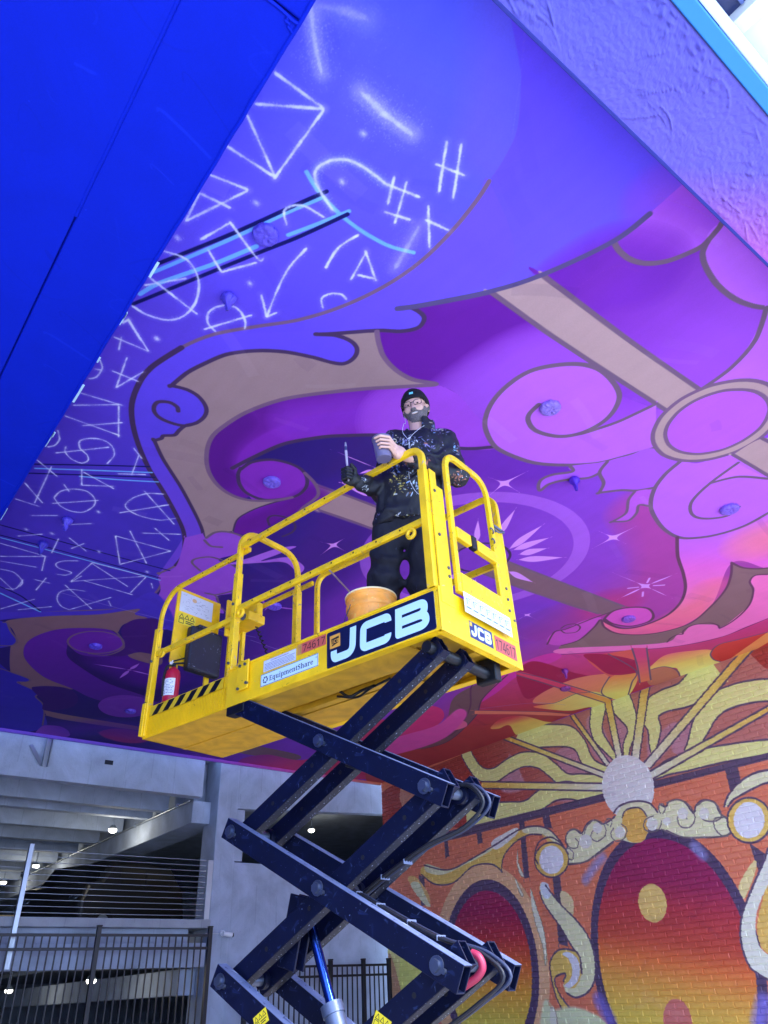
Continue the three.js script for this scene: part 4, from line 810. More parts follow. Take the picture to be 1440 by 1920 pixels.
// lamps under the ribs: a lit bowl and its light
const lampGroup = 'ceiling lamps in the parking garage';
[[5.31, 4.5, -15.3, 26, 'lit white lamp hanging beside the garage girder, largest of its row'], [5.3, 4.5, -20.2, 22, 'lit white lamp deep in the upper garage beside the railing post'], [5.35, 4.5, -23.2, 18, 'lit white lamp at the far end of the upper garage row'], [5, 1.98, -19.2, 14, 'lit lamp in the lower garage seen through the fence pickets'], [5, 1.98, -14.32, 14, 'lit lamp in the lower garage just behind the fence post'], [10.6, 5.05, -16.3, 14, 'lit lamp in the dark opening behind the scissor arms']].forEach(([x, y, z, I, label]) => {
  const l = thing('garage_lamp', label, 'lamp', lampGroup, [x, y, z]);
  const bowl = new THREE.LatheGeometry([[0.001, -0.035], [0.045, -0.03], [0.07, -0.012], [0.08, 0.01], [0.075, 0.03]].map(([a, b]) => new THREE.Vector2(a, b)), 20);
  part(l, 'diffuser', metres(bowl), std({ color: 0xffffff, emissive: 0xf6f4e6, emissiveIntensity: 1.6 }));
  part(l, 'housing', [rod(V(0, 0.03, 0), V(0, 0.1, 0), 0.085, 0.04, 16), rod(V(0, 0.1, 0), V(0, 0.45, 0), 0.012)], galv);
  const p = new THREE.PointLight(0xfff6e0, I * 0.012, 0, 2); p.position.set(0, -0.09, 0); p.castShadow = true; p.shadow.radius = 4; l.add(p);
});
// parked car behind the cables
{
  const c = thing('parked_car', 'dark parked car behind the cable railing in the garage', 'car', null, [5.6, 2.632, -17.2], 0.5);
  const s = new THREE.Shape(); [[-0.85, 0.28], [-0.9, 0.7], [-0.78, 0.95], [-0.45, 1.02], [-0.1, 1.42], [0.5, 1.5], [1.6, 1.48], [2.1, 1.05], [2.2, 0.6], [2.15, 0.28]].forEach(([x, y], i) => (i ? s.lineTo(x, y) : s.moveTo(x, y))); s.closePath();
  const paint = std({ color: 0x0a0c12, roughness: 0.5 });
  const b = metres(new THREE.ExtrudeGeometry(s, { depth: 1.5, bevelEnabled: true, bevelSize: 0.09, bevelThickness: 0.12, bevelSegments: 4 })); b.translate(0, 0, -0.75); part(c, 'body', b, paint);
  const glass = std({ color: 0x05070a, roughness: 0.3 });
  part(c, 'windscreen', bar(V(-0.5, 1.1, 0), V(-0.2, 1.44, 0), 0.02, 1.35, V(0, 0, 1)), glass);
  for (const z of [-0.88, 0.88]) part(c, 'side_window', [box(0, 0.75, 1.08, 1.4, z - 0.008, z + 0.008, 0.006), box(0.82, 1.6, 1.08, 1.4, z - 0.008, z + 0.008, 0.006)], glass);
  for (const z of [-0.62, 0.62]) part(c, 'headlight', new THREE.SphereGeometry(0.11, 16, 10).scale(0.5, 0.7, 1.3).translate(-0.93, 0.78, z), new THREE.MeshPhysicalMaterial({ color: 0x9aa2aa, roughness: 0.08, metalness: 1 }));
  for (const x of [-0.35, 1.6]) for (const z of [-0.78, 0.78]) { const w = part(c, 'wheel', rod(V(x, 0.32, z - 0.1), V(x, 0.32, z + 0.1), 0.32, 0.32, 24), std({ color: 0x0b0b0c, roughness: 0.8 })); part(w, 'rim', rod(V(x, 0.32, z - 0.105), V(x, 0.32, z + 0.105), 0.2, 0.2, 18), galv); }
}
{ // cable railing
  const r = thing('cable_railing', 'galvanised cable railing with steel posts on the garage slab edge', 'railing');
  for (const x of [0.2, 3.18]) part(r, 'post', box(x - 0.035, x + 0.035, 2.1, 3.71, GZ + 0.095, GZ + 0.165, 0.006), galv);
  part(r, 'end_post', box(6.14, 6.235, 2.76, 3.66, GZ + 0.01, GZ + 0.03, 0.004), galv);
  for (let k = 0; k < 11; k++) {
    const y = 2.812 + k * 0.0835, pts = []; for (let i = 0; i <= 6; i++) pts.push(V(-3 + i * 1.515, y - (i % 2 ? 0.003 : 0), GZ + 0.1 - 0.0125 * i));
    const c = part(r, 'cable', hose(pts, 0.005, 24, 5), galv); part(c, 'end_fitting', rod(V(5.99, y, GZ + 0.026), V(6.1, y, GZ + 0.024), 0.011, 0.011, 8), galv);
  }
}
// picket fences
function fence(name, label, posts, top, z, rails, step) {
  const f = thing(name, label, 'fence', 'black picket fences at the garage');
  for (const x of posts) { const p = part(f, 'post', box(x - 0.032, x + 0.032, 0, top, z - 0.032, z + 0.032, 0.004), railBlack); part(p, 'cap', box(x - 0.038, x + 0.038, top + 0.001, top + 0.022, z - 0.038, z + 0.038, 0.008), railBlack); }
  for (let i = 0; i + 1 < posts.length; i++) {
    const a = posts[i] + 0.034, b = posts[i + 1] - 0.034;
    for (const y of rails) part(f, 'rail', box(a, b, y - 0.018, y + 0.018, z - 0.018, z + 0.018, 0.003), railBlack);
    const n = Math.round((b - a) / step); for (let k = 1; k < n; k++) { const x = a + (b - a) * k / n; part(f, 'picket', box(x - 0.009, x + 0.009, 0.06, rails[0] - 0.019, z - 0.009, z + 0.009), railBlack); }
  }
}
fence('picket_fence', 'black metal picket fence below the cable railing', [2.52, 4.33, 6.14], 2.62, -12.4, [2.51, 2.335, 0.2], 0.112);
fence('picket_fence', 'lower black picket fence beside the brick wall, behind the scissor arms', [6.78, 8.43, 9.14, 9.72], 2.13, -12.3, [2.05, 1.9, 0.2], 0.1);
{ // security camera on the column
  const s = thing('security_camera', 'small white security camera on the garage column', 'camera', null, [6.5, 2.56, GZ]);
  part(s, 'mount', [rod(V(0, 0, 0), V(0, 0, 0.05), 0.05, 0.045, 16), rod(V(0, 0, 0.05), V(0.03, -0.01, 0.1), 0.014)], std({ color: 0xd8dde4, roughness: 0.4 }));
  part(s, 'housing', rod(V(-0.03, -0.01, 0.11), V(0.13, -0.03, 0.13), 0.034, 0.034, 16), std({ color: 0xd8dde4, roughness: 0.4 })); part(s, 'lens', rod(V(0.131, -0.03, 0.13), V(0.15, -0.032, 0.132), 0.03, 0.03, 16), railBlack);
  part(s, 'cable', hose([V(-0.02, 0, 0.02), V(-0.15, -0.004, 0.012), V(-0.3, 0, 0.01)], 0.005, 16), std({ color: 0xc8ccd2, roughness: 0.6 }));
}
{ // steel hanger under the first beam
  const h = thing('steel_hanger', 'galvanised steel channel hanger fixed under the front concrete beam', 'bracket', null, [3.14, 4.86, GZ + 0.09]);
  part(h, 'channel', [box(-0.05, -0.035, 0, 0.5, -0.05, 0.03), box(0.035, 0.05, 0, 0.5, -0.05, 0.03), box(-0.034, 0.034, 0, 0.5, -0.05, -0.04)], galv); part(h, 'brace', bar(V(-0.06, 0.03, -0.02), V(-0.26, 0.32, -0.08), 0.06, 0.012, V(0, 0, 1)), galv);
}
// ---------- scissor lift: local x runs along the deck away from the street, z across it ----------
function scuffs(x, n, marks, cols, big = 1) { for (let i = 0; i < marks; i++) { x.globalAlpha = rr(0.25, 0.85); x.fillStyle = cols[Math.floor(rnd() * cols.length)]; x.save(); x.translate(rnd() * n, rnd() * n); x.rotate(rnd() * 3.1); const l = rr(1, 12) * big; x.beginPath(); x.moveTo(-l, 0); for (let k = 0; k < 6; k++) x.lineTo(rr(-l, l), rr(-2, 2) * big * 1.3); x.fill(); x.restore(); } x.globalAlpha = 1; }
const yellowTex = tex(tinted(1024, [240, 192, 14], (x, n) => { scuffs(x, n, 90, ['#c9a9a0', '#b98a1c', '#8a6a20', '#d8c27a'], 2.4); scuffs(x, n, 50, ['#5a3f1a', '#3c2c18'], 2); }), 1.1);
const yellow = std({ map: yellowTex, roughness: 0.42, bumpMap: tex(grain, 0.4, false), bumpScale: 0.0006 });
const railTex = tex(tinted(1024, [240, 194, 12], (x, n) => { scuffs(x, n, 260, ['#c9aab0', '#b59aa8', '#8a7a60', '#d8c27a', '#a07a80'], 4); scuffs(x, n, 170, ['#4a3418', '#2c2218', '#7a4a28'], 2.6); }), 0.7);
const railYellow = std({ map: railTex, roughness: 0.45 });
const deckTex = tex(tinted(512, [206, 156, 30], (x, n) => { x.globalAlpha = 0.22; x.fillStyle = '#8a6412'; for (let i = 0; i < 64; i++) x.fillRect(0, i * 8, n, 2); x.globalAlpha = 1; scuffs(x, n, 60, ['#8a6a20', '#d8b860'], 0.6); }), 0.5);
const deckPan = std({ map: deckTex, roughness: 0.55 });
const armTex = tex(tinted(1024, [9, 15, 42], (x, n) => { scuffs(x, n, 150, ['#1f2c56', '#141d40', '#33426c'], 5); scuffs(x, n, 60, ['#56658f', '#7a88b0'], 2.2); for (let i = 0; i < 150; i++) { x.globalAlpha = rr(0.3, 0.8); x.fillStyle = '#8a98c0'; const s = rr(1.5, 5); x.fillRect(rnd() * n, rnd() * n, s, s * rr(0.4, 1.2)); } x.globalAlpha = 1; }), 0.9);
const arm = new THREE.MeshPhysicalMaterial({ map: armTex, specularIntensity: 0.45, roughness: 0.42, bumpMap: tex(grain, 0.5, false), bumpScale: 0.0006 });
const speckTex = tex(tinted(512, [14, 20, 40], (x, n) => { for (let i = 0; i < 700; i++) { x.globalAlpha = rr(0.4, 1); x.fillStyle = rnd() < 0.6 ? '#b4bed4' : '#6a7690'; const s = rr(1.5, 7); x.fillRect(rnd() * n, rnd() * n, s, s); } x.globalAlpha = 1; }), 0.45);
const speckled = std({ map: speckTex, roughness: 0.6 });
const dusty = std({ map: tex(tinted(512, [92, 104, 140], (x, n) => scuffs(x, n, 160, ['#2a3660', '#b4bcd0', '#1a2448'], 3)), 0.6), roughness: 0.8 });
const steel = std({ color: 0x636d86, roughness: 0.4, metalness: 0.9 });
const blackSteel = std({ color: 0x171a22, roughness: 0.45, metalness: 0.5 });
const rubber = std({ color: 0x0c0d11, roughness: 0.55 });
const NZ = V(0, 0, 1), NX = V(1, 0, 0);
const lift = thing('scissor_lift', 'yellow scissor lift with dark blue scissor arms raised under the ceiling', 'lift', null, [2.241, 0, -2.3325], 102.3 * D2R);
// deck
part(lift, 'side_skirt', [box(0, 1.58, 3.052, 3.275, 0, 0.01, 0.003), box(0, 1.58, 3.275, 3.29, -0.006, 0.016, 0.005), box(0.02, 1.575, 3.052, 3.058, 0.011, 0.055)], yellow);
part(lift, 'side_skirt', [box(0, 1.58, 3.052, 3.275, 0.745, 0.755, 0.003), box(0.02, 1.575, 3.052, 3.058, 0.7, 0.744)], yellow);
part(lift, 'end_skirt', [box(-0.012, -0.002, 3.045, 3.285, -0.002, 0.757, 0.003), box(-0.002, 0.03, 3.045, 3.051, 0.02, 0.74)], yellow);
part(lift, 'end_skirt', box(1.57, 1.579, 3.052, 3.24, 0.0115, 0.0365), yellow);
const floor = part(lift, 'deck_floor', [box(0.0, 1.57, 3.095, 3.112, 0.0115, 0.7435), box(0.25, 1.56, 3.06, 3.094, 0.06, 0.066), box(0.25, 1.56, 3.06, 3.066, 0.067, 0.3)], deckPan);
for (const z of [0.075, 0.38]) part(lift, 'deck_channel', box(0.06, 1.5, 3.0585 + (z > 0.3 ? 0 : 0.0085), 3.0945, z, z + 0.055, 0.003), deckPan);
for (const x of [0.4, 0.8, 1.2]) part(lift, 'cross_member', box(x, x + 0.05, 3.07, 3.0945, 0.45, 0.74, 0.002), deckPan);
part(lift, 'underside_panel', box(0.5, 1.56, 3.0535, 3.0595, 0.44, 0.698), deckPan);
// hydraulic block and cables under the deck
part(lift, 'cable_bundle', [hose([V(0.95, 3.07, 0.32), V(0.9, 3.03, 0.34), V(0.82, 3.05, 0.36), V(0.7, 3.04, 0.33)], 0.009, 24), hose([V(1.0, 3.06, 0.35), V(0.85, 3.02, 0.36), V(0.75, 3.04, 0.35), V(0.6, 3.06, 0.35)], 0.007, 24)], rubber);
// extension deck
part(lift, 'extension_deck', [box(1.583, 2.47, 3.07, 3.076, 0.045, 0.71), box(1.583, 2.47, 3.235, 3.25, 0.05, 0.705), box(1.585, 2.46, 3.064, 3.0695, 0.36, 0.39), box(2.462, 2.472, 3.07, 3.26, 0.045, 0.71, 0.002)], deckPan);
const ribs = []; for (let i = 0; i < 56; i++) ribs.push(box(1.59 + i * 0.0153, 1.598 + i * 0.0153, 3.08, 3.2, 0.034, 0.0395));
part(lift, 'extension_skirt', [box(1.583, 2.47, 3.07, 3.27, 0.04, 0.049, 0.002), box(1.583, 2.47, 3.27, 3.278, 0.036, 0.06, 0.003), ...ribs], yellow);
part(lift, 'extension_skirt', box(1.583, 2.47, 3.07, 3.27, 0.706, 0.715, 0.002), yellow);
const band = part(lift, 'warning_strip', box(1.66, 2.41, 3.205, 3.268, 0.0305, 0.0335), std({ color: 0xd8b41c, roughness: 0.5 }), 'black and yellow slanted warning strip');
for (let i = 0; i < 6; i++) { const s = new THREE.Shape(), x = 1.672 + i * 0.118; s.moveTo(x + 0.06, 3.205); s.lineTo(x + 0.12, 3.205); s.lineTo(x + 0.06, 3.268); s.lineTo(x, 3.268); s.closePath(); const g = metres(new THREE.ExtrudeGeometry(s, { depth: 0.0015, bevelEnabled: false })); g.translate(0, 0, 0.0285); part(band, 'stripe', g, blackSteel); }
// railings
const H = 0.019;
part(lift, 'guard_rail', railTube([V(0.02, 3.28, 0), V(0.02, 4.185, 0), V(0.7, 4.17, 0), V(1.52, 4.15, 0)], H, NZ, 0.1, 0.015), railYellow);
part(lift, 'mid_rail', railTube([V(0.04, 3.695, 0.006), V(1.55, 3.69, 0.006)], H, NZ, 0.05, 0.014), railYellow);
part(lift, 'guard_rail', railTube([V(1.5, 4.13, 0.035), V(2.32, 4.125, 0.035), V(2.43, 4.0, 0.035), V(2.445, 3.28, 0.035)], H * 0.85, NZ, 0.1, 0.013), railYellow);
part(lift, 'mid_rail', railTube([V(1.56, 3.655, 0.035), V(2.43, 3.655, 0.035)], H, NZ, 0.05, 0.013), railYellow);
part(lift, 'guard_rail', railTube([V(0.0, 3.29, 0.735), V(0.0, 4.21, 0.735), V(1.55, 4.21, 0.735), V(1.55, 3.26, 0.735)], H, NZ, 0.11, 0.015), railYellow);
part(lift, 'mid_rail', railTube([V(0.02, 3.72, 0.73), V(1.54, 3.72, 0.73)], H, NZ, 0.05, 0.014), railYellow);
part(lift, 'guard_rail', railTube([V(1.56, 4.15, 0.7), V(2.34, 4.15, 0.7), V(2.44, 4.02, 0.7), V(2.445, 3.25, 0.7)], H * 0.85, NZ, 0.1, 0.013), railYellow);
part(lift, 'mid_rail', railTube([V(1.57, 3.68, 0.7), V(2.43, 3.68, 0.7)], H, NZ, 0.05, 0.013), railYellow);
part(lift, 'end_hoop', railTube([V(1.555, 3.28, 0.002), V(1.555, 4.3, 0.002), V(1.555, 4.3, 0.54), V(1.555, 3.24, 0.54)], H, NX, 0.17, 0.016), railYellow);
part(lift, 'hoop_sleeve', box(1.533, 1.577, 3.3, 3.95, -0.021, 0.025, 0.005), railYellow); part(lift, 'hoop_sleeve', box(1.533, 1.577, 3.24, 4.02, 0.515, 0.565, 0.005), railYellow);
part(lift, 'end_post', [box(2.425, 2.468, 3.08, 3.85, 0.015, 0.06, 0.006), box(2.43, 2.465, 3.08, 3.3, 0.0, 0.0145, 0.004)], yellow);
part(lift, 'end_post', box(2.425, 2.468, 3.08, 3.85, 0.68, 0.72, 0.006), yellow);
const holes = []; for (let i = 0; i < 8; i++) { holes.push(rod(V(0.25 + i * 0.17, 4.178 - i * 0.003, -0.0165), V(0.25 + i * 0.17, 4.178 - i * 0.003, -0.0145), 0.006, 0.006, 8), rod(V(0.2 + i * 0.17, 3.694, -0.0095), V(0.2 + i * 0.17, 3.694, -0.0075), 0.006, 0.006, 8)); }
for (let i = 0; i < 5; i++) holes.push(rod(V(1.7 + i * 0.14, 4.127, 0.0205), V(1.7 + i * 0.14, 4.127, 0.0225), 0.006, 0.006, 8));
part(lift, 'rail_hole', holes, rubber);
// lugs on the posts
for (const [x, z] of [[0.13, -0.004], [1.5, -0.004], [1.2, 0.728], [2.36, 0.03]]) { const lug = part(lift, 'lifting_lug', [new THREE.TorusGeometry(0.024, 0.011, 8, 18).translate(x, 3.645, z)].map((g) => metres(g)), yellow); }
// street end: corner plate, gate
part(lift, 'corner_post', [box(-0.004, 0.045, 3.28, 4.02, -0.024, 0.018, 0.006), box(-0.016, -0.006, 3.2, 3.93, 0.012, 0.125, 0.003), box(-0.015, -0.007, 3.93, 4.02, 0.012, 0.07, 0.003)], yellow);
part(lift, 'corner_post', [box(-0.016, -0.006, 3.2, 3.93, 0.635, 0.752, 0.003), box(-0.004, 0.03, 3.28, 3.98, 0.715, 0.756, 0.005)], yellow);
const gate = part(lift, 'gate', [railTube([V(-0.024, 3.3, 0.165), V(-0.024, 4.22, 0.165), V(-0.024, 4.22, 0.6), V(-0.024, 3.3, 0.6)], 0.018, NX, 0.13, 0.014), box(-0.04, -0.01, 3.3, 3.42, 0.184, 0.581, 0.004)], railYellow);
part(gate, 'gate_bar', [box(-0.046, -0.01, 3.635, 3.705, 0.183, 0.32, 0.006), box(-0.046, -0.01, 3.635, 3.705, 0.385, 0.582, 0.006), box(-0.03, -0.012, 3.65, 3.69, 0.319, 0.386)], yellow);
part(gate, 'latch', [box(-0.05, -0.015, 3.628, 3.712, 0.325, 0.372, 0.008)], rubber);
part(gate, 'latch', [new THREE.TorusGeometry(0.018, 0.004, 6, 14, 4.4).rotateY(Math.PI / 2).translate(-0.045, 3.85, 0.57), new THREE.TorusGeometry(0.015, 0.004, 6, 14, 4.4).rotateY(Math.PI / 2).translate(-0.045, 3.78, 0.57)].map((g) => metres(g)), steel);
part(lift, 'spring_pin', [rod(V(-0.03, 3.92, 0.62), V(-0.03, 3.92, 0.74), 0.009, 0.009, 8), hose([V(-0.03, 3.92, 0.72), V(-0.05, 3.9, 0.7), V(-0.04, 3.88, 0.66), V(-0.03, 3.9, 0.63)], 0.004, 18)], steel);
const bolts = [[3.37, 0.1], [3.42, 0.1], [3.88, 0.04], [3.6, 0.045], [3.52, 0.69], [3.45, 0.69], [3.38, 0.69], [3.33, 0.73], [3.9, 0.66]].map(([y, z]) => rod(V(-0.022, y, z), V(-0.012, y, z), 0.009, 0.009, 8));
for (const [x, y] of [[1.555, 3.32], [1.555, 3.72], [1.4, 3.27], [1.45, 3.13], [1.38, 3.15], [1.445, 3.27], [2.445, 3.3], [2.445, 3.6]]) bolts.push(rod(V(x, y, x > 2 ? 0.002 : -0.03), V(x, y, x > 2 ? 0.014 : -0.014), 0.009, 0.009, 8));
part(lift, 'rivet', bolts, steel);
part(lift, 'bracket_plate', box(1.375, 1.475, 3.12, 3.3, -0.02, -0.007, 0.004), yellow);
// ---- decals: print on thin plates ----
function decal(parent, name, w, h, draw, place, px = 512) { const [c, x] = canvas(px, Math.max(8, Math.round(px * h / w))); draw(x, c.width, c.height); const g = new THREE.BoxGeometry(w, h, 0.0015); const m = part(parent, name, g, std({ map: tex(c), roughness: 0.4 })); place(m); return m; }
const nearFace = (x0, x1, y0, y1, z = -0.0015) => (m) => { m.position.set((x0 + x1) / 2, (y0 + y1) / 2, z); m.rotation.y = Math.PI; };
const endFace = (z0, z1, y0, y1, x = -0.0135) => (m) => { m.position.set(x, (y0 + y1) / 2, (z0 + z1) / 2); m.rotation.y = -Math.PI / 2; };
function jcbLetters(x, X, Y, W, Hh, col) {   // heavy rounded block letters
  x.save(); x.translate(X, Y); x.transform(1, 0, -0.06, 1, 0.06 * Hh, 0); x.strokeStyle = col; x.lineWidth = Hh * 0.27; x.lineJoin = 'round'; const t = Hh * 0.135, w = W / 3.25, r = Hh * 0.3;
  x.lineCap = 'butt'; x.beginPath(); x.moveTo(w * 0.86 - t, 0); x.lineTo(w * 0.86 - t, Hh - t - r); x.quadraticCurveTo(w * 0.86 - t, Hh - t, w * 0.86 - t - r, Hh - t); x.lineTo(t + r * 0.5, Hh - t); x.quadraticCurveTo(t, Hh - t, t, Hh - t - r * 0.75); x.lineTo(t, Hh * 0.58); x.stroke();
  const o = w * 1.0, rc = Hh * 0.16; x.beginPath(); x.moveTo(o + w * 1.02 - t, Hh * 0.31); x.lineTo(o + w * 1.02 - t, t + rc); x.quadraticCurveTo(o + w * 1.02 - t, t, o + w * 1.02 - t - rc, t); x.lineTo(o + t + rc, t); x.quadraticCurveTo(o + t, t, o + t, t + rc); x.lineTo(o + t, Hh - t - rc); x.quadraticCurveTo(o + t, Hh - t, o + t + rc, Hh - t); x.lineTo(o + w * 1.02 - t - rc, Hh - t); x.quadraticCurveTo(o + w * 1.02 - t, Hh - t, o + w * 1.02 - t, Hh - t - rc); x.lineTo(o + w * 1.02 - t, Hh * 0.7); x.stroke();
  const q = w * 2.14; x.beginPath(); x.moveTo(q + t, 0); x.lineTo(q + t, Hh - t); x.lineTo(q + w - t - r * 0.7, Hh - t); x.quadraticCurveTo(q + w * 1.04 - t, Hh - t, q + w * 1.04 - t, Hh * 0.72); x.quadraticCurveTo(q + w * 1.04 - t, Hh * 0.5, q + w * 0.7, Hh * 0.5); x.lineTo(q + t, Hh * 0.5); x.moveTo(q + w * 0.7, Hh * 0.5); x.quadraticCurveTo(q + w - t, Hh * 0.5, q + w - t, Hh * 0.3); x.quadraticCurveTo(q + w - t, t, q + w * 0.72, t); x.lineTo(q + t, t); x.stroke();
  x.restore();
}
decal(lift, 'brand_decal', 0.73, 0.205, (x, w, h) => {
  x.fillStyle = '#d8b21e'; x.fillRect(0, 0, w, h); x.fillStyle = '#0d1438'; x.beginPath(); x.roundRect(0, 0, w, h, h * 0.06); x.fill();
  jcbLetters(x, w * 0.035, h * 0.1, w * 0.93, h * 0.8, '#bfe2f6'); x.fillStyle = '#0d1438'; x.fillRect(w * 0.02, h * 0.1, w * 0.13, h * 0.42);
  x.fillStyle = '#e0a03c'; x.fillRect(w * 0.03, h * 0.12, w * 0.105, h * 0.37); x.fillStyle = '#15140f'; x.beginPath(); x.moveTo(w * 0.045, h * 0.22); x.lineTo(w * 0.122, h * 0.19); x.lineTo(w * 0.118, h * 0.37); x.lineTo(w * 0.052, h * 0.43); x.fill(); x.fillStyle = '#e0a03c'; x.font = `bold ${h * 0.15}px sans-serif`; x.fillText('JCB', w * 0.055, h * 0.36);
  for (let i = 0; i < 120; i++) { x.globalAlpha = rr(0.2, 0.7); x.fillStyle = rnd() < 0.6 ? '#cfd8e6' : '#28304e'; x.fillRect(rnd() * w, rnd() * h, rr(0.5, 2), rr(0.5, 5)); } x.globalAlpha = 1;
}, nearFace(0.02, 0.75, 3.06, 3.265), 1024);
const number = (x, w, h, s) => { x.fillStyle = '#c45a4c'; x.fillRect(0, 0, w, h); x.fillStyle = '#1c1012'; x.font = `${h * 0.95}px sans-serif`; x.textBaseline = 'middle'; x.save(); x.scale(w / x.measureText('174617').width * 0.96, 1); x.fillText(s, w * 0.02, h * 0.54); x.restore(); };
decal(lift, 'number_decal', 0.222, 0.062, (x, w, h) => { number(x, w, h, '174617'); x.fillStyle = '#c79a4a'; x.globalAlpha = 0.85; x.fillRect(0, 0, w * 0.15, h); x.globalAlpha = 1; scuffs(x, 40, 20, ['#c79a4a', '#7a3a30'], 0.4); }, nearFace(0.757, 0.979, 3.205, 3.267));
decal(lift, 'rental_decal', 0.46, 0.074, (x, w, h) => {
  x.fillStyle = '#c6e2f2'; x.fillRect(0, 0, w, h); x.strokeStyle = '#1b2144'; x.lineWidth = 3; x.strokeRect(3, 3, w - 6, h - 6); x.strokeStyle = '#1a1d38'; x.lineWidth = h * 0.13; x.setLineDash([h * 0.16, h * 0.05]); x.beginPath(); x.arc(w * 0.085, h * 0.52, h * 0.22, 0, 7); x.stroke(); x.setLineDash([]);
  x.fillStyle = '#191c38'; x.font = `bold ${h * 0.56}px serif`; x.textBaseline = 'middle'; x.fillText('EquipmentShare', w * 0.155, h * 0.52, w * 0.8); x.font = `${h * 0.14}px sans-serif`; x.fillText('TM', w * 0.955, h * 0.28);
}, nearFace(0.816, 1.276, 3.098, 3.172));
decal(lift, 'notice_decal', 0.268, 0.07, (x, w, h) => { x.fillStyle = '#cdd6e0'; x.fillRect(0, 0, w, h); x.strokeStyle = '#7c4a60'; x.lineWidth = 2; x.strokeRect(2, 2, w - 4, h - 4); x.fillStyle = '#7a2c50'; x.font = `bold ${h * 0.16}px sans-serif`; x.fillText('CUSTOMER RESPONSIBILITY', w * 0.22, h * 0.22, w * 0.7); x.fillStyle = '#5c5c86'; for (let r = 0; r < 5; r++) for (let k = w * 0.04; k < w * 0.93;) { const l = rr(6, 22); x.fillRect(k, h * (0.33 + r * 0.125), l, h * 0.055); k += l + 5; } }, nearFace(0.99, 1.258, 3.182, 3.252));
decal(lift, 'instruction_decal', 0.455, 0.115, (x, w, h) => { x.fillStyle = '#d3dfe4'; x.fillRect(0, 0, w, h); x.strokeStyle = '#35507a'; x.fillStyle = '#2c3f66'; for (let k = 0; k < 7; k++) { const a = w * (0.03 + k * 0.138); x.lineWidth = 1.5; x.strokeRect(a, h * 0.12, w * 0.115, h * 0.74); x.beginPath(); x.arc(a + w * 0.03, h * 0.3, h * 0.05, 0, 7); x.fill(); x.fillRect(a + w * 0.024, h * 0.36, w * 0.012, h * 0.2); x.fillRect(a + w * 0.055, h * 0.24, w * 0.045, h * 0.03); x.fillRect(a + w * 0.055, h * 0.34, w * 0.03, h * 0.03); x.fillRect(a + w * 0.012, h * 0.68, w * 0.09, h * 0.06); } }, endFace(0.175, 0.63, 3.19, 3.305, -0.0425));
decal(lift, 'brand_decal', 0.215, 0.092, (x, w, h) => { x.fillStyle = 'rgb(29, 43, 102)'; x.fillRect(0, 0, w, h); jcbLetters(x, w * 0.05, h * 0.12, w * 0.9, h * 0.74, 'rgb(220, 230, 236)'); x.fillStyle = 'rgb(224, 176, 64)'; x.fillRect(w * 0.02, h * 0.05, w * 0.1, h * 0.25); }, endFace(0.245, 0.46, 3.082, 3.174));
decal(lift, 'number_decal', 0.215, 0.088, (x, w, h) => number(x, w, h, '174617'), endFace(0.485, 0.7, 3.08, 3.168));
// control end
const cb = part(lift, 'control_panel', [box(2.405, 2.42, 3.62, 4.215, 0.13, 0.53, 0.004), box(2.4, 2.42, 3.28, 3.62, 0.14, 0.2, 0.004), box(2.4, 2.42, 3.28, 3.62, 0.44, 0.48, 0.004)], yellow);
decal(cb, 'diagram_sheet', 0.3, 0.16, (x, w, h) => { x.fillStyle = '#cfd4d8'; x.fillRect(0, 0, w, h); x.strokeStyle = '#3a3f4c'; x.lineWidth = 2; for (let i = 0; i < 34; i++) { x.globalAlpha = rr(0.5, 1); x.beginPath(); const a = rr(0.05, 0.85) * w, b = rr(0.08, 0.85) * h; x.moveTo(a, b); x.lineTo(a + rr(0, 0.12) * w, b); x.lineTo(a + rr(0, 0.12) * w, b + rr(-0.1, 0.14) * h); x.stroke(); } x.fillStyle = '#d8a050'; x.globalAlpha = 0.7; x.beginPath(); x.ellipse(w * 0.42, h * 0.25, w * 0.07, h * 0.1, 0, 0, 7); x.fill(); x.globalAlpha = 1; }, endFace(0.155, 0.455, 4.03, 4.19, 2.4035));
const warn = (x, w, h) => { x.fillStyle = '#e8cf2a'; x.fillRect(0, 0, w, h); x.strokeStyle = '#222'; x.lineWidth = w * 0.03; for (const [a, b] of [[0.2, 0.3], [0.5, 0.3], [0.8, 0.3]]) { x.beginPath(); x.moveTo(w * a, h * (b - 0.2)); x.lineTo(w * (a + 0.12), h * (b + 0.15)); x.lineTo(w * (a - 0.12), h * (b + 0.15)); x.closePath(); x.stroke(); } x.strokeRect(w * 0.08, h * 0.55, w * 0.25, h * 0.35); x.fillStyle = '#222'; x.fillRect(w * 0.45, h * 0.6, w * 0.45, h * 0.08); x.fillRect(w * 0.45, h * 0.75, w * 0.35, h * 0.08); };
decal(cb, 'warning_label', 0.16, 0.09, warn, endFace(0.15, 0.31, 3.93, 4.02, 2.4035), 256);
part(lift, 'document_box', [box(2.33, 2.4, 3.58, 3.92, 0.235, 0.525, 0.02), box(2.335, 2.395, 3.92, 3.945, 0.3, 0.42, 0.008)], std({ map: tex(tinted(256, [24, 27, 44], (x, n) => scuffs(x, n, 60, ['#b9c0d4', '#6a7494'], 1.5)), 0.4), roughness: 0.5 }), 'scuffed black plastic document box');
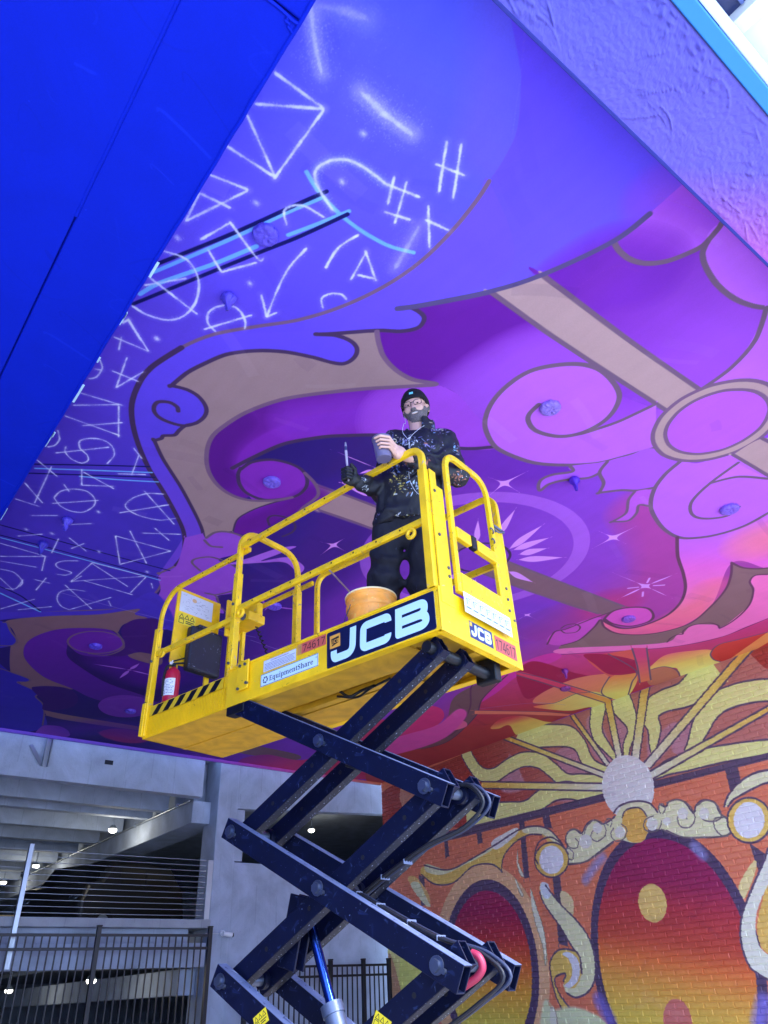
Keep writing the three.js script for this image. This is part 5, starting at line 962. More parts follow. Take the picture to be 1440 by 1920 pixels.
part(lift, 'control_box', [box(2.02, 2.3, 3.95, 4.02, 0.5, 0.66, 0.01), box(2.28, 2.3, 3.9, 4.2, 0.5, 0.66, 0.006), box(2.05, 2.25, 4.021, 4.14, 0.6, 0.66, 0.01)], yellow); part(lift, 'control_dial', [rod(V(2.08, 3.985, 0.49), V(2.08, 3.985, 0.4995), 0.028, 0.028, 14), rod(V(2.2, 3.985, 0.49), V(2.2, 3.985, 0.4995), 0.02, 0.02, 14)], steel);
part(lift, 'rail_bar', [box(2.2, 2.23, 3.28, 3.94, 0.6, 0.63, 0.004), box(2.3, 2.33, 3.28, 3.94, 0.56, 0.59, 0.004)], railYellow);
part(lift, 'curly_cord', hose(Array.from({ length: 60 }, (_, i) => V(2.0 - i * 0.0055 + Math.cos(i * 1.6) * 0.012, 3.9 - i * 0.0102, 0.56 + Math.sin(i * 1.6) * 0.012)), 0.005, 240, 5), rubber);
// ---- scissor arms ----
function tube(a, b, high, thick, side = NZ, wall = 0.006) {          // hollow rectangular tube, open at both ends
  const d = b.clone().sub(a).normalize(), u = side.clone().cross(d), o = [];
  for (const s of [-1, 1]) { o.push(bar(a.clone().addScaledVector(side, s * (thick - wall) / 2), b.clone().addScaledVector(side, s * (thick - wall) / 2), high, wall, side, 0.002)); o.push(bar(a.clone().addScaledVector(u, s * (high - wall) / 2), b.clone().addScaledVector(u, s * (high - wall) / 2), wall, thick - wall * 2.02, side, 0.002)); }
  return o;
}
const stages = [[3.035, 2.355], [2.355, 1.685], [1.685, 1.01]], xL = 1.46, xR = 0.165, ext = 0.115;
const along = (x0, y0, x1, y1, z, e0, e1) => { const a = V(x0, y0, z), b = V(x1, y1, z), d = b.clone().sub(a).normalize(); return [a.addScaledVector(d, -e0), b.addScaledVector(d, e1)]; };
stages.forEach(([top, bot], i) => {
  for (const [z, far] of [[0.035, 0], [0.405, 1]]) { const [a, b] = along(xL, top, xR, bot, z, 0.06, ext); const m = part(lift, 'scissor_arm', tube(a, b, 0.102, 0.058), arm, 'dark blue square tube outer scissor arm'); const d = b.clone().sub(a).normalize(), u = V(-d.y, d.x, 0); if (u.y < 0) u.negate(); part(m, 'dusty_top', bar(a.clone().addScaledVector(u, 0.052), b.clone().addScaledVector(u, 0.052), 0.0016, 0.055, NZ, 0.0006), dusty); }
  for (const z of [0.112, 0.328]) {
    const [a, b] = along(xR - (i ? 0 : 0.05), top - (i ? 0 : 0.03), xL, bot, z, i ? ext - 0.03 : 0.05, 0.06);
    const m = part(lift, 'scissor_arm', tube(a, b, 0.098, 0.058), arm, 'dark blue inner scissor arm with paint specks');
    const d = b.clone().sub(a).normalize(), u = V(d.y, -d.x, 0); if (u.y > 0) u.negate();
    part(m, 'arm_underside', bar(a.clone().addScaledVector(u, 0.0505).addScaledVector(d, 0.04), b.clone().addScaledVector(u, 0.0505).addScaledVector(d, -0.04), 0.002, 0.056, NZ, 0.0008), speckled);
    const hs = []; for (const k of [0.18, 0.36, 0.6, 0.8]) { const c = a.clone().lerp(b, k); hs.push(rod(c.clone().add(V(0, 0, -0.0305)), c.clone().add(V(0, 0, -0.0295)), 0.011, 0.011, 12)); } part(m, 'hole', hs, rubber);
  }
  // pins: centre, street side, far side
  const mid = (top + bot) / 2, xm = (xL + xR) / 2;
  for (const [x, y] of [[xm, mid], [xR, bot], [xL, bot]]) {
    part(lift, 'pivot_pin', rod(V(x, y, 0.02), V(x, y, 0.42), 0.026, 0.026, 18), steel);
    for (const q of [0.145, 0.265]) part(lift, 'pivot_collar', rod(V(x, y, q), V(x, y, q + 0.03), 0.042, 0.042, 18), arm);
    for (const s of [0, 1]) { const z = s ? 0.435 : 0.005, q = s ? 1 : -1; const bo = part(lift, 'bolt', rod(V(x, y, z), V(x, y, z + q * 0.022), 0.024, 0.024, 6), steel); part(bo, 'washer', rod(V(x, y, z + q * 0.0005), V(x, y, z + q * 0.006), 0.034, 0.034, 18), steel); part(bo, 'keeper', rod(V(x - 0.035, y - 0.022, z), V(x - 0.035, y - 0.022, z + q * 0.014), 0.011, 0.011, 6), steel); }
  }
});
for (const q of [0, 0.37]) part(lift, 'slide_block', box(1.42, 1.57, 3.0, 3.05, q, q + 0.072, 0.004), blackSteel);
part(lift, 'top_pin', rod(V(0.112, 3.005, 0.03), V(0.112, 3.005, 0.56), 0.03, 0.03, 18), blackSteel);
for (const z of [0.083, 0.141, 0.299, 0.357]) part(lift, 'clevis', rod(V(0.112, 3.005, z - 0.006), V(0.112, 3.005, z + 0.006), 0.048, 0.048, 20), arm);
part(lift, 'pin_block', box(0.05, 0.18, 2.96, 3.09, 0.56, 0.62, 0.01), blackSteel);
// hydraulic cylinder between the lower stages
part(lift, 'cylinder_rod', rod(V(1.08, 1.93, 0.22), V(0.92, 1.55, 0.22), 0.024, 0.024, 18), new THREE.MeshStandardMaterial({ color: 0x2c4a9c, roughness: 0.2, metalness: 1 }));
part(lift, 'cylinder_barrel', [rod(V(0.925, 1.56, 0.22), V(0.6, 0.8, 0.22), 0.046, 0.046, 20), rod(V(0.93, 1.572, 0.22), V(0.912, 1.53, 0.22), 0.052, 0.052, 20)], std({ color: 0x66718a, roughness: 0.45, metalness: 0.6 }));
part(lift, 'cylinder_mount', [bar(V(1.12, 2.03, 0.19), V(1.2, 1.72, 0.19), 0.12, 0.012, NZ), bar(V(1.12, 2.03, 0.25), V(1.2, 1.72, 0.25), 0.12, 0.012, NZ), rod(V(1.09, 1.95, 0.14), V(1.09, 1.95, 0.3), 0.025, 0.025, 14)], arm);
// hoses
const hoseGrey = std({ color: 0x0e1220, roughness: 0.55 });
const H3 = (o, k) => [V(0.85, 2.62, 0.3 + o), V(0.5, 2.48, 0.31 + o), V(0.24, 2.4, 0.3 + o), V(0.1 - k, 2.38, 0.3 + o), V(0.05 - k, 2.3, 0.31 + o), V(0.14, 2.22, 0.315 + o), V(0.36, 2.16, 0.295 + o), V(0.62, 2.06, 0.29 + o), V(0.84, 1.97, 0.285 + o), V(0.98, 1.98, 0.27 + o), V(0.96, 2.05, 0.26 + o), V(0.86, 2.05, 0.25 + o), V(0.62, 1.94, 0.25 + o), V(0.3, 1.79, 0.26 + o), V(0.12 - k, 1.72, 0.29 + o), V(0.04 - k, 1.64, 0.3 + o), V(0.16, 1.55, 0.3 + o), V(0.5, 1.4, 0.28 + o), V(0.8, 1.3, 0.27 + o)];
for (const [o, k] of [[-0.03, 0], [-0.05, 0.02], [-0.012, 0.03]]) part(lift, 'hydraulic_hose', hose(H3(o, k), 0.0075, 220, 7), o === -0.012 ? std({ color: 0x2c3550, roughness: 0.5 }) : hoseGrey);
const ties = []; for (const [x, y, z] of [[0.62, 2.06, 0.265], [0.48, 2.11, 0.265], [0.75, 2.0, 0.26], [0.62, 1.94, 0.225], [0.45, 1.86, 0.23], [0.3, 1.79, 0.235], [0.74, 2.0, 0.225]]) ties.push(box(x - 0.003, x + 0.003, y - 0.011, y + 0.011, z - 0.035, z + 0.03, 0.002)); part(lift, 'cable_tie', ties, std({ color: 0x5c6684, roughness: 0.5 }));
part(lift, 'red_hose_guard', [hose([V(0.13, 1.725, 0.2), V(0.1, 1.71, 0.205), V(0.09, 1.675, 0.21), V(0.115, 1.645, 0.21), V(0.2, 1.605, 0.2)], 0.016, 30, 10)], std({ color: 0xa02848, roughness: 0.5 }), 'red plastic hose guard');
decal(lift, 'arm_label', 0.09, 0.055, warn, (m) => { m.position.set(0.52, 1.502, 0.0815); m.rotation.set(0, Math.PI, 0); m.rotateZ(-0.48); }, 256);
decal(lift, 'arm_label', 0.09, 0.055, warn, (m) => { m.position.set(1.16, 1.53, 0.0045); m.rotation.set(0, Math.PI, 0); m.rotateZ(0.48); }, 256);
// chassis and wheels (below the frame)
part(lift, 'chassis', [box(0.0, 1.62, 0.26, 0.5, 0.02, 0.74, 0.02), box(0.1, 1.55, 0.5, 0.96, 0.0, 0.445, 0.02)], yellow);
for (const x of [0.2, 1.42]) for (const z of [0.05, 0.7]) { const w = part(lift, 'wheel', rod(V(x, 0.17, z - 0.05), V(x, 0.17, z + 0.05), 0.17, 0.17, 28), std({ color: 0x2a2a2c, roughness: 0.8 })); part(w, 'hub', rod(V(x, 0.17, z - 0.055), V(x, 0.17, z + 0.055), 0.08, 0.08, 20), yellow); }
// ---------- the painter ----------
function surfaceNet(f, lo, hi, cell) {        // meshes the zero level of a distance function
  const n = [0, 1, 2].map((k) => Math.ceil((hi[k] - lo[k]) / cell) + 1), [nx, ny, nz] = n, val = new Float32Array(nx * ny * nz), id = new Int32Array(nx * ny * nz).fill(-1), P = [], I = [];
  const at = (i, j, k) => i + nx * (j + ny * k);
  for (let k = 0; k < nz; k++) for (let j = 0; j < ny; j++) for (let i = 0; i < nx; i++) val[at(i, j, k)] = f(lo[0] + i * cell, lo[1] + j * cell, lo[2] + k * cell);
  for (let k = 0; k < nz - 1; k++) for (let j = 0; j < ny - 1; j++) for (let i = 0; i < nx - 1; i++) {
    let c = 0, sx = 0, sy = 0, sz = 0; const g = (a, b, d) => val[at(i + a, j + b, k + d)];
    const edge = (a, b, d, e, q, h) => { const u = g(a, b, d), v = g(e, q, h); if ((u < 0) !== (v < 0)) { const t = u / (u - v); sx += a + (e - a) * t; sy += b + (q - b) * t; sz += d + (h - d) * t; c++; } };
    for (let p = 0; p < 2; p++) for (let q = 0; q < 2; q++) { edge(0, p, q, 1, p, q); edge(p, 0, q, p, 1, q); edge(p, q, 0, p, q, 1); }
    if (c) { id[at(i, j, k)] = P.length / 3; P.push(lo[0] + (i + sx / c) * cell, lo[1] + (j + sy / c) * cell, lo[2] + (k + sz / c) * cell); }
  }
  const quad = (a, b, c, d, flip) => { if (a < 0 || b < 0 || c < 0 || d < 0) return; flip ? I.push(a, c, b, a, d, c) : I.push(a, b, c, a, c, d); };
  for (let k = 1; k < nz - 1; k++) for (let j = 1; j < ny - 1; j++) for (let i = 1; i < nx - 1; i++) {
    const v = val[at(i, j, k)] < 0;
    if (v !== val[at(i + 1, j, k)] < 0) quad(id[at(i, j - 1, k - 1)], id[at(i, j, k - 1)], id[at(i, j, k)], id[at(i, j - 1, k)], !v);
    if (v !== val[at(i, j + 1, k)] < 0) quad(id[at(i - 1, j, k - 1)], id[at(i - 1, j, k)], id[at(i, j, k)], id[at(i, j, k - 1)], !v);
    if (v !== val[at(i, j, k + 1)] < 0) quad(id[at(i - 1, j - 1, k)], id[at(i, j - 1, k)], id[at(i, j, k)], id[at(i - 1, j, k)], !v);
  }
  const g = new THREE.BufferGeometry(); g.setAttribute('position', new THREE.Float32BufferAttribute(P, 3)); g.setIndex(I); g.computeVertexNormals();
  return metres(g);
}
const smin = (a, b, k) => { const h = Math.max(0, Math.min(1, 0.5 + 0.5 * (b - a) / k)); return b + (a - b) * h - k * h * (1 - h); };
function cone(x, y, z, a, b) {                // tapered capsule; a, b = [x, y, z, r]
  const dx = b[0] - a[0], dy = b[1] - a[1], dz = b[2] - a[2], t = Math.max(0, Math.min(1, ((x - a[0]) * dx + (y - a[1]) * dy + (z - a[2]) * dz) / (dx * dx + dy * dy + dz * dz)));
  return Math.hypot(x - a[0] - dx * t, y - a[1] - dy * t, z - a[2] - dz * t) - (a[3] + (b[3] - a[3]) * t);
}
const ball = (x, y, z, c, r) => { const k = Math.hypot((x - c[0]) / r[0], (y - c[1]) / r[1], (z - c[2]) / r[2]), q = Math.hypot((x - c[0]) / r[0] ** 2, (y - c[1]) / r[1] ** 2, (z - c[2]) / r[2] ** 2); return q ? k * (k - 1) / q : -Math.min(...r); };
const person = thing('person', 'man in a paint-splattered black jacket and beanie holding cup and brush', 'person', null, [2.4711, 3.113, -2.6385], -43.1 * D2R);
const J = { // x to the viewer's right, y up from the deck, z towards the street
  pelvis: [-0.1, 0.86, 0], chest: [-0.015, 1.2, 0], neck: [0.025, 1.46, 0.005], sL: [0.175, 1.385, -0.02], eL: [0.235, 1.1, 0.02], wL: [-0.015, 1.07, 0.24], sR: [-0.14, 1.385, 0.015], eR: [-0.235, 1.05, 0.015], wR: [-0.345, 0.985, 0.19],
  hL: [-0.02, 0.86, -0.02], kL: [-0.02, 0.47, -0.1], aL: [-0.01, 0.09, -0.24], hR: [-0.18, 0.86, -0.02], kR: [-0.255, 0.47, -0.1], aR: [-0.235, 0.09, -0.26],
};
const R = (p, r) => [...p, r];
// head in its own frame: pitched down to the photographer, turned a little
const headM = new THREE.Matrix4().compose(V(0.018, 1.655, 0.02), new THREE.Quaternion().setFromEuler(new THREE.Euler(0.3, -0.2, 0.06, 'YXZ')), V(1, 1, 1)), headI = headM.clone().invert(), hv = V();
const toHead = (x, y, z) => hv.set(x, y, z).applyMatrix4(headI);
const headShape = (x, y, z) => {
  const ax = Math.abs(x);
  let d = ball(x, y, z, [0, 0.035, -0.012], [0.076, 0.1, 0.095]);
  d = smin(d, ball(x, y, z, [0, -0.045, 0.022], [0.06, 0.075, 0.068]), 0.035);
  d = smin(d, ball(x, y, z, [0, -0.095, 0.055], [0.03, 0.026, 0.03]), 0.03);
  d = smin(d, ball(ax, y, z, [0.042, -0.02, 0.058], [0.022, 0.022, 0.022]), 0.025);
  d = smin(d, ball(x, y, z, [0, 0.03, 0.076], [0.052, 0.011, 0.012]), 0.018);
  d = smin(d, cone(x, y, z, [0, 0.012, 0.082, 0.008], [0, -0.028, 0.104, 0.013]), 0.012);
  d = smin(d, ball(ax, y, z, [0.012, -0.032, 0.094], [0.009, 0.008, 0.01]), 0.008);
  d = Math.max(d, -ball(ax, y, z, [0.032, 0.008, 0.098], [0.018, 0.011, 0.014]));
  d = smin(d, ball(ax, y, z, [0.031, 0.007, 0.076], [0.0125, 0.0125, 0.0125]), 0.004);
  d = smin(d, ball(x, y, z, [0, -0.058, 0.085], [0.024, 0.006, 0.012]), 0.008);
  d = smin(d, ball(ax, y, z, [0.079, 0.0, -0.012], [0.01, 0.032, 0.02]), 0.008);
  return d;
};
const skinMat = std({ color: 0xd8ab98, roughness: 0.5 });
{
  const body = (x, y, z) => {
    let d = cone(x, y, z, R(J.pelvis, 0.13), R(J.chest, 0.13)); d = smin(d, cone(x, y, z, R(J.chest, 0.13), [J.neck[0], 1.36, 0, 0.09]), 0.08); d = smin(d, cone(x, y, z, [J.neck[0], 1.38, 0, 0.062], [0.02, 1.6, 0.015, 0.055]), 0.04);
    for (const s of ['L', 'R']) { d = smin(d, cone(x, y, z, R(J['s' + s], 0.055), R(J['e' + s], 0.042)), 0.05); d = smin(d, cone(x, y, z, R(J['e' + s], 0.042), R(J['w' + s], 0.028)), 0.03); d = smin(d, cone(x, y, z, R(J['h' + s], 0.085), R(J['k' + s], 0.058)), 0.05); d = smin(d, cone(x, y, z, R(J['k' + s], 0.055), R(J['a' + s], 0.04)), 0.03); }
    return d;
  };
  const head = (x, y, z) => { const p = toHead(x, y, z); return smin(headShape(p.x, p.y, p.z), cone(x, y, z, [0.022, 1.47, 0, 0.058], [0.02, 1.58, 0.008, 0.054]), 0.03); };
  // bare left hand closed round the cup
  const w = J.wL, fingers = [[1.135, 0.035], [1.112, 0.03], [1.088, 0.026], [1.066, 0.02]];
  const hand = (x, y, z) => {
    let d = cone(x, y, z, R(w, 0.029), [-0.09, 1.092, 0.292, 0.03]); d = smin(d, ball(x, y, z, [-0.108, 1.098, 0.3], [0.04, 0.046, 0.026]), 0.02);
    fingers.forEach(([fy, rise], i) => { const r = 0.0098 - i * 0.0006; const a = [-0.128, fy, 0.33, r + 0.001], b = [-0.152, fy + rise * 0.25, 0.39, r], c = [-0.2, fy + rise * 0.35, 0.405 - i * 0.002, r * 0.95], e = [-0.232 + i * 0.008, fy + rise * 0.3, 0.39, r * 0.85]; d = smin(d, cone(x, y, z, [-0.11, 1.1 + (fy - 1.1) * 0.8, 0.3, 0.014], a), 0.012); d = smin(d, cone(x, y, z, a, b), 0.005); d = Math.min(d, cone(x, y, z, b, c), cone(x, y, z, c, e)); });
    d = smin(d, cone(x, y, z, [-0.1, 1.12, 0.285, 0.014], [-0.125, 1.155, 0.27, 0.0115]), 0.012); d = Math.min(d, cone(x, y, z, [-0.125, 1.155, 0.27, 0.0115], [-0.16, 1.168, 0.268, 0.0095])); return d;
  };
  part(person, 'body', [surfaceNet(body, [-0.42, 0.03, -0.34], [0.34, 1.64, 0.3], 0.014), surfaceNet(head, [-0.11, 1.45, -0.12], [0.15, 1.82, 0.17], 0.0042), surfaceNet(hand, [-0.26, 1.03, 0.2], [0.02, 1.2, 0.43], 0.0032)], skinMat);
}
const splat = tex(tinted(1024, [15, 17, 30], (x, n) => {
  const cols = ['#e6ecf4', '#bcd4f2', '#8fb8e8', '#d8cfa0', '#c9b84a', '#c8d0dc', '#7f9fd8', '#b06a52', '#9a8fc8', '#eef2f6'];
  for (let c = 0; c < 40; c++) { const cx = rnd() * n, cy = rnd() * n, R0 = rr(20, 95), base = cols[Math.floor(rnd() * cols.length)];
    for (let i = 0; i < R0 * 0.5; i++) { const a = rnd() * 6.3, d = R0 * Math.pow(rnd(), 0.7); x.globalAlpha = rr(0.25, 0.9); x.fillStyle = rnd() < 0.7 ? base : cols[Math.floor(rnd() * cols.length)]; x.save(); x.translate(cx + Math.cos(a) * d, cy + Math.sin(a) * d * 1.3); x.rotate(rnd() * 3); x.beginPath(); x.ellipse(0, 0, rr(2, 20), rr(1.5, 7), 0, 0, 7); x.fill(); x.restore(); } }
  x.globalAlpha = 1;
}), 0.8);
const cloth = field(256, (u, v) => 0.5 + 0.7 * tile(u, v, 5, 4, 21));
const jacketMat = std({ map: splat, roughness: 0.62, bumpMap: tex(cloth, 0.35, false), bumpScale: 0.006 });
{
  const jac = (x, y, z) => {
    const tor = (a, b) => { const t = Math.max(0, Math.min(1, (y - 0.8) / 0.6)), cx = -0.105 + 0.13 * t, w = 0.18 + 0.025 * Math.sin(t * 2.6), dp = 0.125 + 0.02 * Math.sin(t * 3); const q = Math.hypot((x - cx) / w, (z - 0.005 - 0.02 * Math.sin(t * 3)) / dp); return (q - 1) * dp; };
    let d = Math.max(tor(), 0.775 - y + 0.02 * (x + 0.1), y - 1.4);
    d = smin(d, cone(x, y, z, R(J.sL, 0.085), [J.neck[0] + 0.03, 1.42, 0, 0.07]), 0.05); d = smin(d, cone(x, y, z, R(J.sR, 0.08), [J.neck[0] - 0.03, 1.42, 0, 0.07]), 0.05);
    for (const s of ['L', 'R']) { d = smin(d, cone(x, y, z, R(J['s' + s], 0.082), R(J['e' + s], 0.072)), 0.045); d = smin(d, cone(x, y, z, R(J['e' + s], 0.07), R(J['w' + s], 0.046)), 0.02); }
    // standing collar, open at the front
    const ck = Math.hypot((x - 0.025) / 1.0, (z + 0.002) / 0.95), open = Math.max(0, z - 0.03) * (Math.abs(x - 0.0) < 0.045 ? 1 : 0);
    d = smin(d, Math.max(Math.abs(ck - 0.088 - (y - 1.46) * 0.12) - 0.007, 1.4 - y, y - 1.535 + (x < 0 ? 0.05 : 0) , open ? 0.02 : -1), 0.012);
    if (d > 0.05 || d < -0.05) return d;
    const cuff = Math.min(Math.hypot(x - J.wL[0], y - J.wL[1], z - J.wL[2]), Math.hypot(x - J.wR[0], y - J.wR[1], z - J.wR[2])); 
    d += 0.016 * fbm(x * 9 + 2, y * 5, z * 9, 3) * 1.4 + 0.008 * Math.sin(y * 46 + 5 * fbm(x * 5, y * 3, z * 5, 2) * 4) * (cuff < 0.28 || y < 0.9 ? 1 : 0.35);
    return Math.max(d, 0.026 - Math.max(0, cuff));
  };
  const g = surfaceNet(jac, [-0.42, 0.73, -0.22], [0.36, 1.58, 0.32], 0.0085); part(person, 'jacket', g, jacketMat, 'black winter jacket covered in paint splatter');
  const tr = (x, y, z) => {
    let d = ball(x, y, z, [-0.1, 0.84, 0], [0.15, 0.12, 0.112]);
    for (const s of ['L', 'R']) { d = smin(d, cone(x, y, z, R(J['h' + s], 0.1), R(J['k' + s], 0.09)), 0.05); d = smin(d, cone(x, y, z, R(J['k' + s], 0.09), R(J['a' + s], 0.078)), 0.03); }
    if (d > 0.05 || d < -0.05) return Math.max(d, 0.07 - y, y - 0.9);
    d += 0.02 * fbm(x * 8, y * 6 + 9, z * 8, 3) * 1.5 + 0.008 * Math.sin(y * 38 + fbm(x * 4, y * 4, z * 4, 2) * 9); return Math.max(d, 0.07 - y, y - 0.9);
  };
  const trouserTex = tex(tinted(512, [13, 16, 34], (x, n) => scuffs(x, n, 46, ['#9a8fc8', '#b8c8e8', '#7a6aa8', '#8a6a7a'], 0.9)), 0.9);
  part(person, 'trousers', surfaceNet(tr, [-0.4, 0.04, -0.38], [0.13, 0.94, 0.2], 0.0095), std({ map: trouserTex, roughness: 0.8, bumpMap: tex(cloth, 0.5, false), bumpScale: 0.006 }), 'baggy black work trousers');
  for (const s of ['L', 'R']) { const a = J['a' + s]; part(person, 'boot', surfaceNet((x, y, z) => Math.max(smin(cone(x, y, z, [a[0], 0.05, a[2] - 0.03, 0.048], [a[0] - 0.01, 0.04, a[2] + 0.15, 0.044]), cone(x, y, z, [a[0], 0.05, a[2] - 0.01, 0.05], [a[0], 0.16, a[2], 0.05]), 0.03), -y), [a[0] - 0.1, -0.02, a[2] - 0.12], [a[0] + 0.1, 0.24, a[2] + 0.24], 0.009), std({ color: 0x14141a, roughness: 0.7 })); }
  // black glove closed round the brush
  const gw = J.wR, c = [-0.4, 0.995, 0.262];
  const glove = (x, y, z) => {
    let d = cone(x, y, z, R(gw, 0.036), [-0.385, 0.985, 0.225, 0.034]); d = smin(d, ball(x, y, z, [-0.388, 0.992, 0.232], [0.04, 0.046, 0.024]), 0.02);
    for (let i = 0; i < 4; i++) { const fy = 1.028 - i * 0.022, r = 0.0118 - i * 0.0004, a = [-0.428, fy, 0.244, r], b = [-0.436, fy - 0.002, 0.275, r], e = [-0.406, fy - 0.004, 0.296, r], f = [-0.385, fy - 0.004, 0.28, r * 0.9]; d = smin(d, cone(x, y, z, [-0.4, fy, 0.23, 0.014], a), 0.01); d = smin(d, cone(x, y, z, a, b), 0.004); d = Math.min(d, cone(x, y, z, b, e), cone(x, y, z, e, f)); }
    d = smin(d, cone(x, y, z, [-0.368, 1.005, 0.24, 0.0145], [-0.366, 1.034, 0.262, 0.0125]), 0.01); d = Math.min(d, cone(x, y, z, [-0.366, 1.034, 0.262, 0.0125], [-0.384, 1.05, 0.286, 0.011])); return d;
  };
  part(person, 'glove', surfaceNet(glove, [-0.47, 0.9, 0.14], [-0.28, 1.09, 0.33], 0.0038), std({ color: 0x0e1018, roughness: 0.6 }), 'black work glove');
}
{ // hat, beard, glasses, earphones
  const inHead = (f) => (x, y, z) => { const p = toHead(x, y, z); return f(p.x, p.y, p.z); };
  const hatEdge = (y, z) => 0.048 - 0.55 * (0.06 - z) * (z < 0.06 ? 1 : 0) - y;      // front high on the brow, low at the nape
  const hat = (x, y, z) => Math.max(smin(ball(x, y, z, [0, 0.048, -0.018], [0.088, 0.108, 0.108]), Math.max(ball(x, y, z, [0, 0.035, -0.014], [0.0935, 0.125, 0.113]), hatEdge(y, z) - 0.0, -hatEdge(y, z) - 0.05), 0.006) + 0.0012 * Math.sin(Math.atan2(x, z) * 60), hatEdge(y, z));
  const hatMesh = part(person, 'beanie', surfaceNet(inHead(hat), [-0.12, 1.55, -0.16], [0.17, 1.86, 0.18], 0.0045), std({ color: 0x0b0c12, roughness: 0.9 }), 'black knitted beanie');
  const patch = box(-0.013, 0.013, -0.008, 0.008, -0.002, 0.002, 0.001); patch.rotateX(-0.32); patch.translate(0.004, 0.083, 0.0905); patch.applyMatrix4(headM); part(hatMesh, 'patch', patch, std({ color: 0x6fd0e0, roughness: 0.6 }));
  const beard = (x, y, z) => { const ax = Math.abs(x); let d = headShape(x, y, z) - 0.006; if (d > 0.03 || d < -0.03) return d; d -= 0.004 * noise.noise(x * 130, y * 130, z * 130); d = Math.max(d, y + 0.032 - Math.max(0, ax - 0.05) * 0.8, -(z - 0.0)); d = smin(d, ball(x, y, z, [0, -0.108, 0.05], [0.036, 0.03, 0.034]), 0.02); d = Math.max(d, -ball(x, y, z, [0.002, -0.06, 0.112], [0.027, 0.009, 0.03])); d = Math.max(d, -ball(ax, y, z, [0.04, -0.025, 0.09], [0.03, 0.022, 0.03])); return d; };
  part(person, 'beard', surfaceNet(inHead(beard), [-0.1, 1.46, -0.08], [0.15, 1.68, 0.18], 0.0036), std({ map: tex(tinted(256, [98, 90, 92], (x, n) => { for (let i = 0; i < 900; i++) { x.globalAlpha = 0.6; x.fillStyle = rnd() < 0.5 ? '#3a3436' : '#b8b4bc'; x.fillRect(rnd() * n, rnd() * n, 1.5, rr(3, 9)); } x.globalAlpha = 1; }), 0.12), roughness: 0.9 }), 'short greying beard');
  const teeth = metres(new THREE.SphereGeometry(1, 14, 8).scale(0.02, 0.0042, 0.008)); teeth.translate(0.002, -0.0585, 0.0945); teeth.applyMatrix4(headM); part(person, 'teeth', teeth, std({ color: 0xe8e0dc, roughness: 0.3 }));
  const eyes = []; for (const s of [-1, 1]) { const e = metres(new THREE.SphereGeometry(0.006, 10, 8)); e.scale(1.2, 0.75, 0.6); e.translate(s * 0.031, 0.006, 0.0875); e.applyMatrix4(headM); part(person, 'eye', e, std({ color: 0x20181a, roughness: 0.2 })); }
  const oblong = (P, x, y, w, h, r) => { P.moveTo(x + r, y); P.lineTo(x + w - r, y); P.quadraticCurveTo(x + w, y, x + w, y + r); P.lineTo(x + w, y + h - r); P.quadraticCurveTo(x + w, y + h, x + w - r, y + h); P.lineTo(x + r, y + h); P.quadraticCurveTo(x, y + h, x, y + h - r); P.lineTo(x, y + r); P.quadraticCurveTo(x, y, x + r, y); return P; };
  const rim = (s) => { const sh = oblong(new THREE.Shape(), s * 0.036 - 0.0265, -0.017, 0.053, 0.036, 0.012), hole = oblong(new THREE.Path(), s * 0.036 - 0.0235, -0.014, 0.047, 0.03, 0.01); sh.holes.push(hole); return new THREE.ExtrudeGeometry(sh, { depth: 0.003, bevelEnabled: false }).translate(0, 0.004, 0.104); };
  const frame = join([rim(-1), rim(1), new THREE.BoxGeometry(0.022, 0.004, 0.004).translate(0, 0.012, 0.105), ...[-1, 1].map((s) => { const g = new THREE.BoxGeometry(0.003, 0.005, 0.11); g.translate(s * 0.066, 0.012, 0.05); g.rotateY(s * 0.14); return g; })].map((g) => metres(g))); frame.applyMatrix4(headM);
  part(person, 'glasses', frame, std({ color: 0x1a1a22, roughness: 0.3 }));
  const H = (x, y, z) => V(x, y, z).applyMatrix4(headM);
  part(person, 'earphone_cord', [hose([H(-0.079, -0.005, 0.0), H(-0.078, -0.09, 0.05), V(-0.066, 1.47, 0.11), V(-0.075, 1.36, 0.16), V(-0.04, 1.27, 0.172), V(-0.05, 1.12, 0.178), V(-0.055, 0.99, 0.17), V(-0.02, 0.9, 0.162), V(0.02, 0.87, 0.15), V(0.03, 0.8, 0.142)], 0.0013, 90, 5), hose([V(0.06, 1.45, 0.1), V(0.02, 1.38, 0.15), V(-0.035, 1.3, 0.172), V(-0.045, 1.22, 0.177)], 0.0013, 30, 5)], std({ color: 0xdfe2ee, roughness: 0.5 }), 'white earphone cord');
}
